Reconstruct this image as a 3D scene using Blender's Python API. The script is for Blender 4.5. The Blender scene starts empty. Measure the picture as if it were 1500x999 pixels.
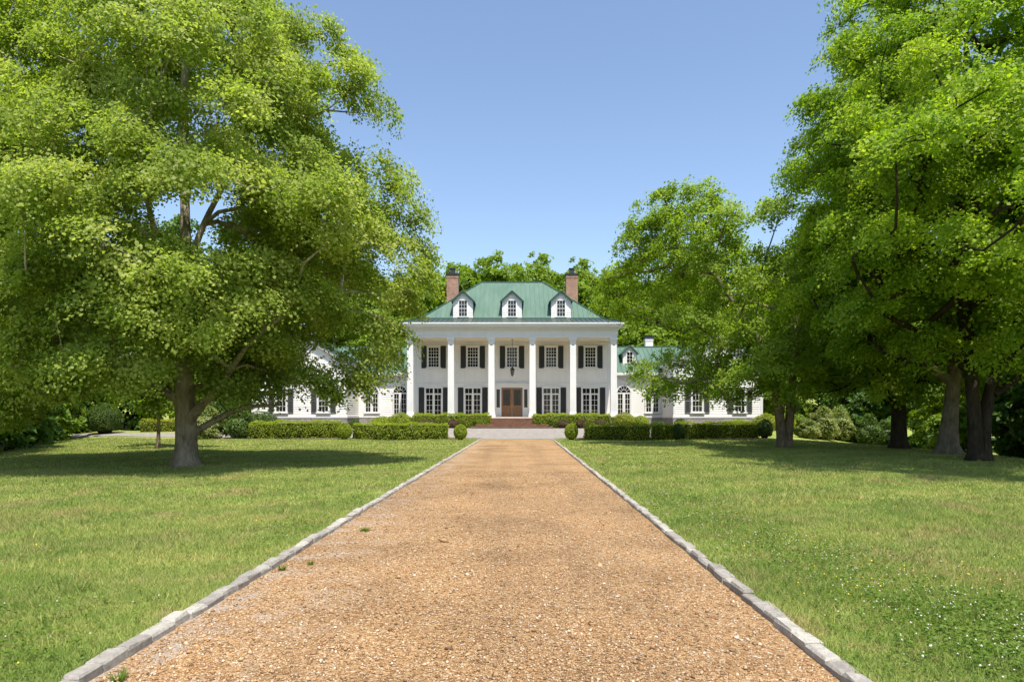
import bpy, math, random
import numpy as np
from mathutils import Vector, Matrix

SC = bpy.context.scene
COL = SC.collection
random.seed(11)
rng = np.random.default_rng(11)
R = math.radians

# ------------------------------------------------------------------ camera and light
cam_d = bpy.data.cameras.new("camera")
cam = bpy.data.objects.new("camera", cam_d)
COL.objects.link(cam)
cam.location = (0, 0, 1.6)
cam.rotation_euler = (R(90), 0, 0)
cam_d.sensor_width = 36
cam_d.lens = 24
cam_d.shift_y = 0.0718
cam_d.clip_start = 0.05
cam_d.clip_end = 5000
SC.camera = cam

SUN_AZ, SUN_EL = R(163), R(67)
w = bpy.data.worlds.new("World")
SC.world = w
w.use_nodes = True
nt = w.node_tree
sky = nt.nodes.new("ShaderNodeTexSky")
sky.sky_type = 'NISHITA'
sky.sun_disc = False
sky.sun_elevation = SUN_EL
sky.sun_rotation = SUN_AZ
sky.air_density = 1.0
sky.dust_density = 1.0
sky.ozone_density = 1.3
nt.nodes["Background"].inputs["Strength"].default_value = 0.146
nt.links.new(sky.outputs[0], nt.nodes["Background"].inputs["Color"])
sd = bpy.data.lights.new("sun", 'SUN')
sd.energy = 4.6
sd.angle = R(0.53)
sd.color = (1.0, 0.95, 0.87)
sun = bpy.data.objects.new("sun", sd)
COL.objects.link(sun)
S = Vector((math.sin(SUN_AZ)*math.cos(SUN_EL), math.cos(SUN_AZ)*math.cos(SUN_EL), math.sin(SUN_EL)))
sun.rotation_euler = (-S).to_track_quat('-Z', 'Y').to_euler()
sun.location = S*60
SC.view_settings.view_transform = 'Standard'
SC.view_settings.look = 'None'
SC.view_settings.exposure = 0.64
SC.view_settings.gamma = 1
SC.view_settings.use_curve_mapping = False
SC.cycles.max_bounces = 7
SC.cycles.diffuse_bounces = 4
SC.cycles.glossy_bounces = 3
SC.cycles.transmission_bounces = 5
SC.cycles.use_denoising = True
SC.cycles.caustics_reflective = False
SC.cycles.caustics_refractive = False

# ------------------------------------------------------------------ materials
def mat(name):
    m = bpy.data.materials.new(name)
    m.use_nodes = True
    return m, m.node_tree, m.node_tree.nodes["Principled BSDF"]

def nd(t, typ, **kw):
    n = t.nodes.new("ShaderNode"+typ)
    for k, v in kw.items():
        if k in n.inputs: n.inputs[k].default_value = v
        else: setattr(n, k, v)
    return n

def ramp(t, fac, stops, interp='LINEAR'):
    r = nd(t, "ValToRGB")
    r.color_ramp.interpolation = interp
    e = r.color_ramp.elements
    while len(e) > 1: e.remove(e[0])
    for i, (p, c) in enumerate(stops):
        if i: x = e.new(p)
        else:
            x = e[0]; x.position = p
        x.color = (*c, 1) if len(c) == 3 else c
    t.links.new(fac, r.inputs[0])
    return r.outputs[0]

def pos(t, scale=(1, 1, 1)):
    g = nd(t, "NewGeometry")
    mp = nd(t, "Mapping")
    mp.inputs["Scale"].default_value = scale
    t.links.new(g.outputs["Position"], mp.inputs[0])
    return mp.outputs[0]

def opos(t, scale=(1, 1, 1)):
    g = nd(t, "TexCoord")
    mp = nd(t, "Mapping")
    mp.inputs["Scale"].default_value = scale
    t.links.new(g.outputs["Object"], mp.inputs[0])
    return mp.outputs[0]

def noise(t, vec, scale, detail=4, rough=0.55):
    n = nd(t, "TexNoise", Scale=scale, Detail=detail, Roughness=rough)
    t.links.new(vec, n.inputs["Vector"])
    return n.outputs["Fac"]

def mix(t, fac, a, b, mode='MIX'):
    m = nd(t, "Mix", data_type='RGBA', blend_type=mode)
    for s, v in ((0, fac), (6, a), (7, b)):
        if hasattr(v, "links"): t.links.new(v, m.inputs[s])
        elif isinstance(v, (int, float)): m.inputs[s].default_value = v
        else: m.inputs[s].default_value = (*v, 1)
    return m.outputs[2]

def bump(t, p, h, strength=0.5, dist=0.02):
    b = nd(t, "Bump", Strength=strength, Distance=dist)
    t.links.new(h, b.inputs["Height"])
    t.links.new(b.outputs[0], p.inputs["Normal"])

def simple(name, c, rough=0.6, var=0.12, scale=3.0, spec=0.5, metal=0.0, bmp=0.0):
    m, t, p = mat(name)
    n = noise(t, opos(t), scale)
    lo = tuple(x*(1-var) for x in c); hi = tuple(min(1, x*(1+var)) for x in c)
    t.links.new(ramp(t, n, [(0.3, lo), (0.7, hi)]), p.inputs["Base Color"])
    p.inputs["Roughness"].default_value = rough
    p.inputs["Specular IOR Level"].default_value = spec
    p.inputs["Metallic"].default_value = metal
    if bmp:
        bump(t, p, noise(t, opos(t), scale*12), bmp, 0.01)
    return m

def leaf_mat(name, dark, mid, light, trans=0.4, tcol=None, patch=0.5, rough=0.5):
    m, t, p = mat(name)
    g = nd(t, "NewGeometry")
    c = ramp(t, g.outputs["Random Per Island"], [(0.0, dark), (0.5, mid), (1.0, light)])
    n = noise(t, opos(t), patch, 3)
    c2 = mix(t, 0.55, c, ramp(t, n, [(0.32, dark), (0.5, mid), (0.68, light)]))
    t.links.new(c2, p.inputs["Base Color"])
    p.inputs["Roughness"].default_value = rough
    p.inputs["Specular IOR Level"].default_value = 0.3
    tr = nd(t, "BsdfTranslucent")
    tc = mix(t, 1.0, c2, tcol or (1.5, 1.45, 0.6), 'MULTIPLY')
    t.links.new(tc, tr.inputs[0])
    ms = nd(t, "MixShader")
    ms.inputs[0].default_value = trans
    t.links.new(p.outputs[0], ms.inputs[1]); t.links.new(tr.outputs[0], ms.inputs[2])
    t.links.new(ms.outputs[0], t.nodes["Material Output"].inputs[0])
    return m

def bark_mat(name, dark, light, pale=None, z0=4, z1=9):
    m, t, p = mat(name)
    v = opos(t, (1, 1, 0.22))
    n1 = noise(t, v, 11, 6, 0.72)
    c = ramp(t, n1, [(0.36, dark), (0.62, light)])
    n3 = noise(t, opos(t, (1, 1, .6)), 3.2, 4, .65)
    c = mix(t, 0.5, c, ramp(t, n3, [(0.40, dark), (0.60, light)]))
    if pale:
        sx = nd(t, "SeparateXYZ"); t.links.new(opos(t), sx.inputs[0])
        mr = nd(t, "MapRange"); mr.inputs[1].default_value = z0; mr.inputs[2].default_value = z1
        t.links.new(sx.outputs[2], mr.inputs[0])
        n2 = noise(t, opos(t, (1, 1, .5)), 3.5, 3)
        mm = nd(t, "Math", operation='MULTIPLY'); t.links.new(mr.outputs[0], mm.inputs[0])
        rr = ramp(t, n2, [(0.42, (0.15,)*3), (0.58, (1,)*3)])
        t.links.new(rr, mm.inputs[1])
        c = mix(t, mm.outputs[0], c, pale)
    t.links.new(c, p.inputs["Base Color"])
    p.inputs["Roughness"].default_value = 0.9
    p.inputs["Specular IOR Level"].default_value = 0.15
    bump(t, p, n1, 1.0, 0.14)
    return m

M = {}
M['white'] = simple("white_paint", (0.74, 0.73, 0.70), 0.55, 0.03, 1.2)
M['white_siding'] = simple("white_siding", (0.83, 0.80, 0.75), 0.55, 0.05, 0.8)
for k_ in ('white', 'white_siding'):
    t = M[k_].node_tree; p = t.nodes["Principled BSDF"]
    src = p.inputs["Base Color"].links[0].from_socket
    st = noise(t, pos(t, (2.2, 2.2, .22)), 1.6, 6, .7)
    t.links.new(mix(t, 1.0, src, ramp(t, st, [(0.30, (.94, .935, .92)), (0.5, (1, 1, 1))]), 'MULTIPLY'), p.inputs["Base Color"])
M['ceiling'] = simple("porch_ceiling", (0.84, 0.75, 0.60), 0.6, 0.03)  # beige tint carries the warm bounce from the gravel
M['roof'] = None
m, t, p = mat("green_metal_roof")
n = noise(t, pos(t, (1.0, .25, .25)), 1.6, 5)
c = ramp(t, n, [(0.3, (0.070, 0.135, 0.092)), (0.5, (0.090, 0.157, 0.110)), (0.75, (0.118, 0.182, 0.130))])
t.links.new(c, p.inputs["Base Color"]); p.inputs["Roughness"].default_value = 0.42
p.inputs["Metallic"].default_value = 0.0
M['roof'] = m
M['dark_roof'] = simple('dark_green_metal', (0.042, 0.062, 0.050), 0.45, 0.22, 1.5)  # darker green metal for the lower roof flare
M['bounce_floor'] = simple('pale_bounce_floor', (0.58, 0.52, 0.44), 0.7, 0.08, 2)  # unseen porch floor, pale tone invented to bounce light onto the walls
M['dark_green'] = simple("dark_green_trim_and_shade", (0.035, 0.10, 0.07), 0.45, 0.1)
M['shutter'] = None
m, t, p = mat("black_louvre_shutter")
wv = nd(t, "TexWave", wave_type='BANDS', bands_direction='Z', Scale=6.0)
t.links.new(opos(t), wv.inputs[0])
t.links.new(ramp(t, wv.outputs[1], [(0, (0.016, 0.020, 0.019)), (1, (0.042, 0.046, 0.045))]), p.inputs["Base Color"])
p.inputs["Roughness"].default_value = 0.45
bump(t, p, wv.outputs[1], 0.8, 0.02)
M['shutter'] = m
m, t, p = mat("window_glass")
n = noise(t, opos(t), 1.5, 2)
t.links.new(ramp(t, n, [(0.3, (0.008, 0.009, 0.010)), (0.7, (0.028, 0.024, 0.02))]), p.inputs["Base Color"])
p.inputs["Roughness"].default_value = 0.04
p.inputs["Specular IOR Level"].default_value = 0.35
bump(t, p, noise(t, opos(t), 2.2, 1), 0.06, 0.05)
M['glass'] = m
M['curtain'] = simple("pale_curtain", (0.45, 0.43, 0.40), 0.9, 0.15, 9)
M['wood'] = None
m, t, p = mat("stained_door_wood")
n = noise(t, opos(t, (14, 14, 1.2)), 2.0, 5)
t.links.new(ramp(t, n, [(0.3, (0.15, 0.062, 0.025)), (0.7, (0.30, 0.135, 0.055))]), p.inputs["Base Color"])
p.inputs["Roughness"].default_value = 0.3
M['wood'] = m
M['brass'] = simple("brass", (0.55, 0.38, 0.12), 0.3, 0.1, 8, metal=1.0)
M['black_metal'] = simple("black_metal", (0.018, 0.018, 0.02), 0.4, 0.2, 5)
M['lamp_glass'] = simple("lantern_glass", (0.12, 0.12, 0.11), 0.1, 0.1, 5)

def brick_mat(name, c1, c2, mortar, bw, bh, rot=False, ms=0.012, scale=1.0, bias=0.0, rough=0.85, flat=False):
    m, t, p = mat(name)
    g = nd(t, "NewGeometry")
    sx = nd(t, "SeparateXYZ"); t.links.new(g.outputs["Position"], sx.inputs[0])
    cb = nd(t, "CombineXYZ")
    if flat:
        t.links.new(sx.outputs[0], cb.inputs[0]); t.links.new(sx.outputs[1], cb.inputs[1])
    else:
        ad = nd(t, "Math", operation='ADD'); t.links.new(sx.outputs[0], ad.inputs[0]); t.links.new(sx.outputs[1], ad.inputs[1])
        t.links.new(ad.outputs[0], cb.inputs[0]); t.links.new(sx.outputs[2], cb.inputs[1])
    b = nd(t, "TexBrick")
    b.inputs["Color1"].default_value = (*c1, 1); b.inputs["Color2"].default_value = (*c2, 1); b.inputs["Mortar"].default_value = (*mortar, 1)
    b.inputs["Scale"].default_value = 1.0; b.inputs["Mortar Size"].default_value = ms
    b.inputs["Brick Width"].default_value = bw; b.inputs["Row Height"].default_value = bh; b.inputs["Bias"].default_value = bias
    t.links.new(cb.outputs[0], b.inputs["Vector"])
    n = noise(t, g.outputs["Position"], 3, 5)
    c = mix(t, 0.5, b.outputs[0], ramp(t, n, [(0.3, (0.55, 0.55, 0.55)), (0.7, (1.25, 1.25, 1.25))]), 'MULTIPLY')
    t.links.new(c, p.inputs["Base Color"]); p.inputs["Roughness"].default_value = rough
    p.inputs["Specular IOR Level"].default_value = 0.25
    iv = nd(t, "Math", operation='SUBTRACT'); iv.inputs[0].default_value = 1; t.links.new(b.outputs[1], iv.inputs[1])
    bump(t, p, iv.outputs[0], 0.6, 0.015)
    return m
M['brick'] = brick_mat("red_brick", (0.42, 0.19, 0.10), (0.31, 0.12, 0.06), (0.42, 0.36, 0.30), 0.21, 0.075)
M['stepbrick'] = brick_mat("step_brick", (0.36, 0.19, 0.12), (0.25, 0.125, 0.08), (0.36, 0.30, 0.24), 0.21, 0.17, ms=0.015)
M['stone'] = brick_mat("grey_fieldstone", (0.34, 0.31, 0.28), (0.20, 0.185, 0.17), (0.40, 0.37, 0.33), 0.42, 0.17, ms=0.02)
M['paving'] = brick_mat("pale_cobble_paving", (0.34, 0.305, 0.27), (0.26, 0.235, 0.21), (0.22, 0.195, 0.17), 0.22, 0.11, ms=0.01, flat=True)
M['cobble'] = None
m, t, p = mat("granite_kerb_stone")
g = nd(t, "NewGeometry")
c = ramp(t, g.outputs["Random Per Island"], [(0, (0.265, 0.24, 0.21)), (0.5, (0.345, 0.32, 0.28)), (1, (0.45, 0.42, 0.365))])
n = noise(t, pos(t), 22, 6, 0.7)
c = mix(t, 0.75, c, ramp(t, n, [(0.3, (0.55, 0.55, 0.56)), (0.7, (1.25, 1.22, 1.15))]), 'MULTIPLY')
c = mix(t, ramp(t, noise(t, pos(t), 5, 4), [(0.55, (0, 0, 0)), (0.7, (.5, .5, .5))]), c, (0.17, 0.15, 0.11))
t.links.new(c, p.inputs["Base Color"]); p.inputs["Roughness"].default_value = 0.9
bump(t, p, n, 0.9, 0.012)
M['cobble'] = m

# gravel
def gravel_colour(t, fac):
    return ramp(t, fac, [(0.0, (0.12, 0.070, 0.034)), (0.08, (0.235, 0.132, 0.058)), (0.28, (0.31, 0.172, 0.074)),
                         (0.55, (0.385, 0.23, 0.102)), (0.82, (0.455, 0.295, 0.148)), (0.95, (0.52, 0.40, 0.26)), (1.0, (0.64, 0.55, 0.44))])
m, t, p = mat("tan_pea_gravel")
P0 = pos(t)
vo = nd(t, "TexVoronoi", Scale=62.0); t.links.new(P0, vo.inputs["Vector"])
sp = nd(t, "SeparateColor"); t.links.new(vo.outputs["Color"], sp.inputs[0])
c = gravel_colour(t, sp.outputs[0])
n = noise(t, P0, 0.55, 5, 0.6)
c = mix(t, 1.0, c, ramp(t, n, [(0.28, (0.66, 0.64, 0.62)), (0.5, (0.95, 0.95, 0.95)), (0.72, (1.12, 1.10, 1.06))]), 'MULTIPLY')
tk = noise(t, pos(t, (1.1, .05, 1)), 1.0, 3, 0.5)
c = mix(t, 0.8, c, ramp(t, tk, [(0.35, (0.80, 0.80, 0.82)), (0.5, (1, 1, 1)), (0.65, (1.10, 1.09, 1.06))]), 'MULTIPLY')
n2 = noise(t, pos(t, (1.6, .5, 1)), 0.8, 6, 0.68)
c = mix(t, ramp(t, n2, [(0.60, (0, 0, 0)), (0.76, (0.6, 0.6, 0.6))]), c, (0.29, 0.25, 0.19))
sx = nd(t, "SeparateXYZ"); t.links.new(P0, sx.inputs[0])
mr = nd(t, "MapRange"); t.links.new(sx.outputs[0], mr.inputs[0])
mr.inputs[1].default_value = -1.2; mr.inputs[2].default_value = -2.3
n5 = noise(t, P0, 2.2, 6, 0.7)
mu = nd(t, "Math", operation='MULTIPLY'); t.links.new(mr.outputs[0], mu.inputs[0])
t.links.new(ramp(t, n5, [(0.47, (0, 0, 0)), (0.62, (.75, .75, .75))]), mu.inputs[1])
c = mix(t, mu.outputs[0], c, (0.36, 0.32, 0.275))
t.links.new(c, p.inputs["Base Color"]); p.inputs["Roughness"].default_value = 0.95
p.inputs["Specular IOR Level"].default_value = 0.15
bump(t, p, vo.outputs["Distance"], -0.8, 0.02)
bn = t.nodes["Bump"]; bn.invert = True; bn.inputs["Strength"].default_value = 0.8
M['gravel'] = m
m, t, p = mat("loose_gravel_stone")
g = nd(t, "NewGeometry")
c = gravel_colour(t, g.outputs["Random Per Island"])
n = noise(t, pos(t), 0.55, 5, 0.6)
c = mix(t, 1.0, c, ramp(t, n, [(0.28, (0.7, 0.68, 0.66)), (0.5, (0.97, 0.97, 0.97)), (0.72, (1.12, 1.10, 1.06))]), 'MULTIPLY')
t.links.new(c, p.inputs["Base Color"]); p.inputs["Roughness"].default_value = 0.85
M['stones'] = m

# lawn soil / grass
def lawn_colour(t):
    P = pos(t)
    a = noise(t, P, 0.35, 5, 0.6)
    b = noise(t, P, 1.9, 5, 0.65)
    c = ramp(t, a, [(0.30, (0.185, 0.285, 0.055)), (0.48, (0.275, 0.355, 0.09)), (0.62, (0.35, 0.39, 0.115)), (0.78, (0.385, 0.355, 0.13))])
    c = mix(t, 0.55, c, ramp(t, b, [(0.28, (0.14, 0.23, 0.035)), (0.5, (0.27, 0.325, 0.075)), (0.70, (0.42, 0.375, 0.14))]))
    d_ = noise(t, pos(t, (1, .8, 1)), 0.75, 6, 0.72)
    c = mix(t, ramp(t, d_, [(0.52, (0, 0, 0)), (0.66, (0.75, 0.75, 0.75))]), c, (0.40, 0.315, 0.145))
    # mowing stripes, diagonal
    w_ = nd(t, "TexWave", wave_type='BANDS', bands_direction='X', Scale=0.13, Distortion=1.5)
    mp = nd(t, "Mapping"); mp.inputs["Rotation"].default_value = (0, 0, R(62))
    t.links.new(P, mp.inputs[0]); t.links.new(mp.outputs[0], w_.inputs[0])
    return mix(t, 0.4, c, ramp(t, w_.outputs[1], [(0.2, (0.82, 0.86, 0.85)), (0.8, (1.12, 1.10, 1.05))]), 'MULTIPLY')
m, t, p = mat("lawn_turf")
P = pos(t)
c = lawn_colour(t)
f = noise(t, P, 38, 4, 0.7)
c = mix(t, 0.9, c, ramp(t, f, [(0.3, (0.55, 0.6, 0.5)), (0.7, (1.2, 1.15, 1.05))]), 'MULTIPLY')
t.links.new(c, p.inputs["Base Color"]); p.inputs["Roughness"].default_value = 1.0
p.inputs["Specular IOR Level"].default_value = 0.05
bump(t, p, f, 0.9, 0.05)
M['turf'] = m
m, t, p = mat("grass_blade")
g = nd(t, "NewGeometry")
c = lawn_colour(t)
c = mix(t, 0.8, c, ramp(t, g.outputs["Random Per Island"], [(0, (0.55, 0.68, 0.5)), (0.5, (1.0, 1.0, 1.0)), (0.80, (1.2, 1.1, 1.1)), (1.0, (1.8, 1.3, 1.7))]), 'MULTIPLY')
t.links.new(c, p.inputs["Base Color"]); p.inputs["Roughness"].default_value = 0.6
p.inputs["Specular IOR Level"].default_value = 0.25
tr = nd(t, "BsdfTranslucent"); t.links.new(c, tr.inputs[0])
ms = nd(t, "MixShader"); ms.inputs[0].default_value = 0.3
t.links.new(p.outputs[0], ms.inputs[1]); t.links.new(tr.outputs[0], ms.inputs[2])
t.links.new(ms.outputs[0], t.nodes["Material Output"].inputs[0])
M['blade'] = m
M['clover'] = leaf_mat("clover_leaf", (0.07, 0.13, 0.015), (0.12, 0.2, 0.022), (0.19, 0.28, 0.04), 0.4, (1.1, 1.2, 0.7), 2)
M['clover_white'] = simple("clover_flower", (0.50, 0.48, 0.40), 0.9, 0.1, 30)
M['yellow_flower'] = simple("yellow_flower", (0.75, 0.55, 0.03), 0.8, 0.1, 30)
M['mulch_shade'] = simple("mulch_and_shade", (0.09, 0.055, 0.035), 0.95, 0.5, 14)  # brown for planted beds, also used as shade in the hedge strips

M['sycamore'] = leaf_mat("sycamore_leaf", (0.155, 0.22, 0.028), (0.31, 0.39, 0.06), (0.53, 0.55, 0.16), 0.57, (1.2, 1.3, 0.65), 0.55)
M['maple'] = leaf_mat("maple_leaf", (0.105, 0.2, 0.016), (0.255, 0.375, 0.028), (0.5, 0.57, 0.05), 0.57, (1.25, 1.36, 0.5), 0.5)
M['ash'] = leaf_mat("light_tree_leaf", (0.14, 0.22, 0.022), (0.27, 0.38, 0.036), (0.44, 0.52, 0.08), 0.56, (1.2, 1.32, 0.55), 0.5)
M['wood_a'] = leaf_mat("bright_woodland_leaf", (0.1, 0.18, 0.014), (0.19, 0.295, 0.022), (0.29, 0.39, 0.035), 0.48, None, 0.3)
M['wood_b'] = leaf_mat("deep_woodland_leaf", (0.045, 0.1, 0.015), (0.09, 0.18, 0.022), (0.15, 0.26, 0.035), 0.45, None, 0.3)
M['boxwood'] = leaf_mat("boxwood_leaf", (0.16, 0.22, 0.014), (0.26, 0.33, 0.02), (0.38, 0.44, 0.04), 0.42, None, 1.2)
M['boxdark'] = leaf_mat("dark_shrub_leaf", (0.04, 0.085, 0.014), (0.075, 0.13, 0.02), (0.12, 0.18, 0.03), 0.35, None, 1.2)
M['yellowshrub'] = leaf_mat("golden_shrub_leaf", (0.16, 0.2, 0.014), (0.26, 0.3, 0.02), (0.38, 0.4, 0.04), 0.4, None, 1.2)
M['barberry'] = leaf_mat("barberry_leaf", (0.08, 0.045, 0.03), (0.13, 0.075, 0.045), (0.16, 0.12, 0.05), 0.3, (1.2, 1, .8), 2)
M['paleshrub'] = leaf_mat("pale_shrub_leaf", (0.1, 0.14, 0.03), (0.19, 0.24, 0.05), (0.4, 0.41, 0.18), 0.35, None, 1.0)
M['core'] = simple("hedge_stems", (0.035, 0.05, 0.014), 1.0, 0.4, 6, spec=0.05)
M['bark_syc'] = bark_mat("sycamore_bark", (0.17, 0.13, 0.085), (0.46, 0.38, 0.28), (0.58, 0.53, 0.43), 2.0, 6.0)
M['bark'] = bark_mat("grey_bark", (0.12, 0.09, 0.06), (0.33, 0.265, 0.19))
M['bark_dark'] = bark_mat("dark_bark", (0.025, 0.019, 0.013), (0.075, 0.058, 0.04))
M['bark_pale'] = bark_mat("pale_flaking_bark", (0.11, 0.085, 0.06), (0.30, 0.245, 0.18))

# ------------------------------------------------------------------ mesh helpers
class MB:
    def __init__(s): s.v = []; s.f = []; s.smooth = False
    def add(s, vs, fs):
        o = len(s.v); s.v += [tuple(x) for x in vs]; s.f += [tuple(i+o for i in f) for f in fs]
    def box(s, x0, x1, y0, y1, z0, z1):
        s.add([(x0,y0,z0),(x1,y0,z0),(x1,y1,z0),(x0,y1,z0),(x0,y0,z1),(x1,y0,z1),(x1,y1,z1),(x0,y1,z1)],
              [(0,3,2,1),(4,5,6,7),(0,1,5,4),(1,2,6,5),(2,3,7,6),(3,0,4,7)])
    def frustum(s, cx, cy, z0, z1, w0, w1, d0=None, d1=None):
        d0 = w0 if d0 is None else d0; d1 = w1 if d1 is None else d1
        a, b = w0/2, w1/2; c, d = d0/2, d1/2
        s.add([(cx-a,cy-c,z0),(cx+a,cy-c,z0),(cx+a,cy+c,z0),(cx-a,cy+c,z0),(cx-b,cy-d,z1),(cx+b,cy-d,z1),(cx+b,cy+d,z1),(cx-b,cy+d,z1)],
              [(0,3,2,1),(4,5,6,7),(0,1,5,4),(1,2,6,5),(2,3,7,6),(3,0,4,7)])
    def prism(s, pts, off):
        n = len(pts); off = Vector(off)
        s.add([Vector(q) for q in pts]+[Vector(q)+off for q in pts],
              [tuple(range(n))[::-1], tuple(range(n, 2*n))]+[(i, (i+1) % n, n+(i+1) % n, n+i) for i in range(n)])
    def beam(s, a, b, wd, ht, up=(0, 0, 1)):
        a = Vector(a); b = Vector(b); d = (b-a).normalized(); up = Vector(up)
        x = d.cross(up).normalized()*wd/2; u = up.normalized()*ht
        s.add([a-x, a+x, a+x+u, a-x+u, b-x, b+x, b+x+u, b-x+u],
              [(0,1,2,3),(7,6,5,4),(0,4,5,1),(1,5,6,2),(2,6,7,3),(3,7,4,0)])
    def lathe(s, prof, cx=0, cy=0, n=12):
        vs = []; fs = []
        for (r, z) in prof:
            for k in range(n):
                a = 2*math.pi*k/n; vs.append((cx+r*math.cos(a), cy+r*math.sin(a), z))
        for i in range(len(prof)-1):
            for k in range(n):
                fs.append((i*n+k, i*n+(k+1) % n, (i+1)*n+(k+1) % n, (i+1)*n+k))
        fs.append(tuple(range(n))[::-1]); fs.append(tuple((len(prof)-1)*n+k for k in range(n)))
        s.add(vs, fs)
    def tube(s, pts, rad, n=6, lobes=0.0, seed=0):
        pts = [Vector(q) for q in pts]; m = len(pts)
        vs = []; fs = []
        ref = Vector((0.3, 1, 0.1)).normalized()
        rr = random.Random(seed); ph = [rr.uniform(0, 6.28) for _ in range(4)]
        for i in range(m):
            d = (pts[min(i+1, m-1)]-pts[max(i-1, 0)])
            d = d.normalized() if d.length > 1e-6 else Vector((0, 0, 1))
            x = (ref-d*ref.dot(d))
            x = x.normalized() if x.length > 1e-3 else d.orthogonal().normalized()
            ref = x; y = d.cross(x)
            for k in range(n):
                a = 2*math.pi*k/n; r = rad[i]
                if lobes:
                    z = pts[i].z
                    r *= 1+lobes*(math.sin(3*a+ph[0]+z*.5)*.5+math.sin(5*a+ph[1]-z*.8)*.35+math.sin(2*a+ph[2]+1.7*z)*.3)*(1+3.2*math.exp(-max(z, 0)*2.6))
                vs.append(pts[i]+x*(r*math.cos(a))+y*(r*math.sin(a)))
        for i in range(m-1):
            for k in range(n):
                fs.append((i*n+k, i*n+(k+1) % n, (i+1)*n+(k+1) % n, (i+1)*n+k))
        fs.append(tuple((m-1)*n+k for k in range(n)))
        s.add(vs, fs)
    def build(s, name, material, parent=None, smooth=False, loc=None):
        me = bpy.data.meshes.new(name)
        me.from_pydata(s.v, [], s.f)
        if smooth: me.polygons.foreach_set("use_smooth", [True]*len(me.polygons))
        return link(name, me, material, parent, loc)

def link(name, me, material, parent=None, loc=None):
    me.update()
    if not me.materials: me.materials.append(material)
    o = bpy.data.objects.new(name, me)
    COL.objects.link(o)
    if loc is not None: o.location = loc
    if parent: o.parent = parent
    return o

def np_mesh(name, V, k, smooth=False):
    """V (N,k,3): N separate k-gons"""
    me = bpy.data.meshes.new(name)
    n = V.shape[0]
    me.vertices.add(n*k); me.vertices.foreach_set("co", V.reshape(-1).astype(np.float32))
    me.loops.add(n*k); me.loops.foreach_set("vertex_index", np.arange(n*k, dtype=np.int32))
    me.polygons.add(n); me.polygons.foreach_set("loop_start", np.arange(0, n*k, k, dtype=np.int32))
    me.update(calc_edges=True)
    return me

def np_mesh_idx(name, V, F):
    """V (n,3) F (m,k)"""
    me = bpy.data.meshes.new(name)
    me.vertices.add(len(V)); me.vertices.foreach_set("co", V.reshape(-1).astype(np.float32))
    k = F.shape[1]
    me.loops.add(F.size); me.loops.foreach_set("vertex_index", F.reshape(-1).astype(np.int32))
    me.polygons.add(len(F)); me.polygons.foreach_set("loop_start", np.arange(0, F.size, k, dtype=np.int32))
    me.update(calc_edges=True)
    return me

def tag(o, label=None, cat=None, group=None, kind=None):
    if label: o['label'] = label
    if cat: o['category'] = cat
    if group: o['group'] = group
    if kind: o['kind'] = kind
    return o

def empty(name, loc=(0, 0, 0)):
    o = bpy.data.objects.new(name, None)
    COL.objects.link(o); o.location = loc; o.empty_display_size = 0.3
    return o

def dup(root, loc, rotz=0.0, sc=1.0, sz=None):
    r = root.copy(); COL.objects.link(r)
    r.location = loc; r.rotation_euler = (0, 0, rotz); r.scale = (sc, sc, sz or sc)
    for ch in root.children:
        c = ch.copy(); COL.objects.link(c); c.parent = r
        for g in ch.children:
            d = g.copy(); COL.objects.link(d); d.parent = c
    return r

def unit(a):
    return a/np.maximum(np.linalg.norm(a, axis=-1, keepdims=True), 1e-9)

def leaf_quads(P, N, size, width=0.75, fold=0.18, rg=rng):
    n = len(P)
    N = unit(N)
    T = rg.normal(size=(n, 3)); T[:, 2] -= 0.35
    T = unit(T-N*np.sum(T*N, axis=1, keepdims=True))
    B = np.cross(N, T)
    s = size[:, None]
    V = np.empty((n, 4, 3))
    V[:, 0] = P-T*s*0.5
    V[:, 1] = P+B*s*width*0.5+N*s*fold+T*s*0.05
    V[:, 2] = P+T*s*0.5-N*s*0.06
    V[:, 3] = P-B*s*width*0.5+N*s*fold+T*s*0.05
    return V

# ------------------------------------------------------------------ terrain
def sst(a, b, x):
    u = np.clip((x-a)/(b-a), 0, 1); return u*u*(3-2*u)
EL0, ELs = -2.67, (2.79-2.13)/44.4      # left edge  x = EL0 + ELs*y
ER0, ERs = 1.98, (2.75-2.10)/44.4
def eL(y): return EL0+ELs*y
def eR(y): return ER0+ERs*y
Y_END = 44.4
def softpos(x, k=1.5):
    return np.where(x > 20*k, x, k*np.log1p(np.exp(np.clip(x/k, -40, 40))))
def gz(x, y):
    x = np.asarray(x, float); y = np.asarray(y, float)
    z = 0.5*sst(44.8, 55, y)
    z = z-np.minimum(0.17*softpos(x-20.5), 2.6)*sst(8, 20, y)
    xl = -21.5-0.48*np.maximum(y-28, 0)
    z = z-np.minimum(0.16*softpos(xl-x), 2.4)*sst(8, 20, y)
    z = z+np.minimum(0.09*np.maximum(y-80, 0), 14)
    z = z+(0.05*np.sin(x*0.45+1.3)*np.sin(y*0.31)+0.03*np.sin(x*0.9+y*0.7))*sst(3.2, 9, np.abs(x))*sst(-2, 6, y)
    return z
def gzf(x, y): return float(gz(x, y))

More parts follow.
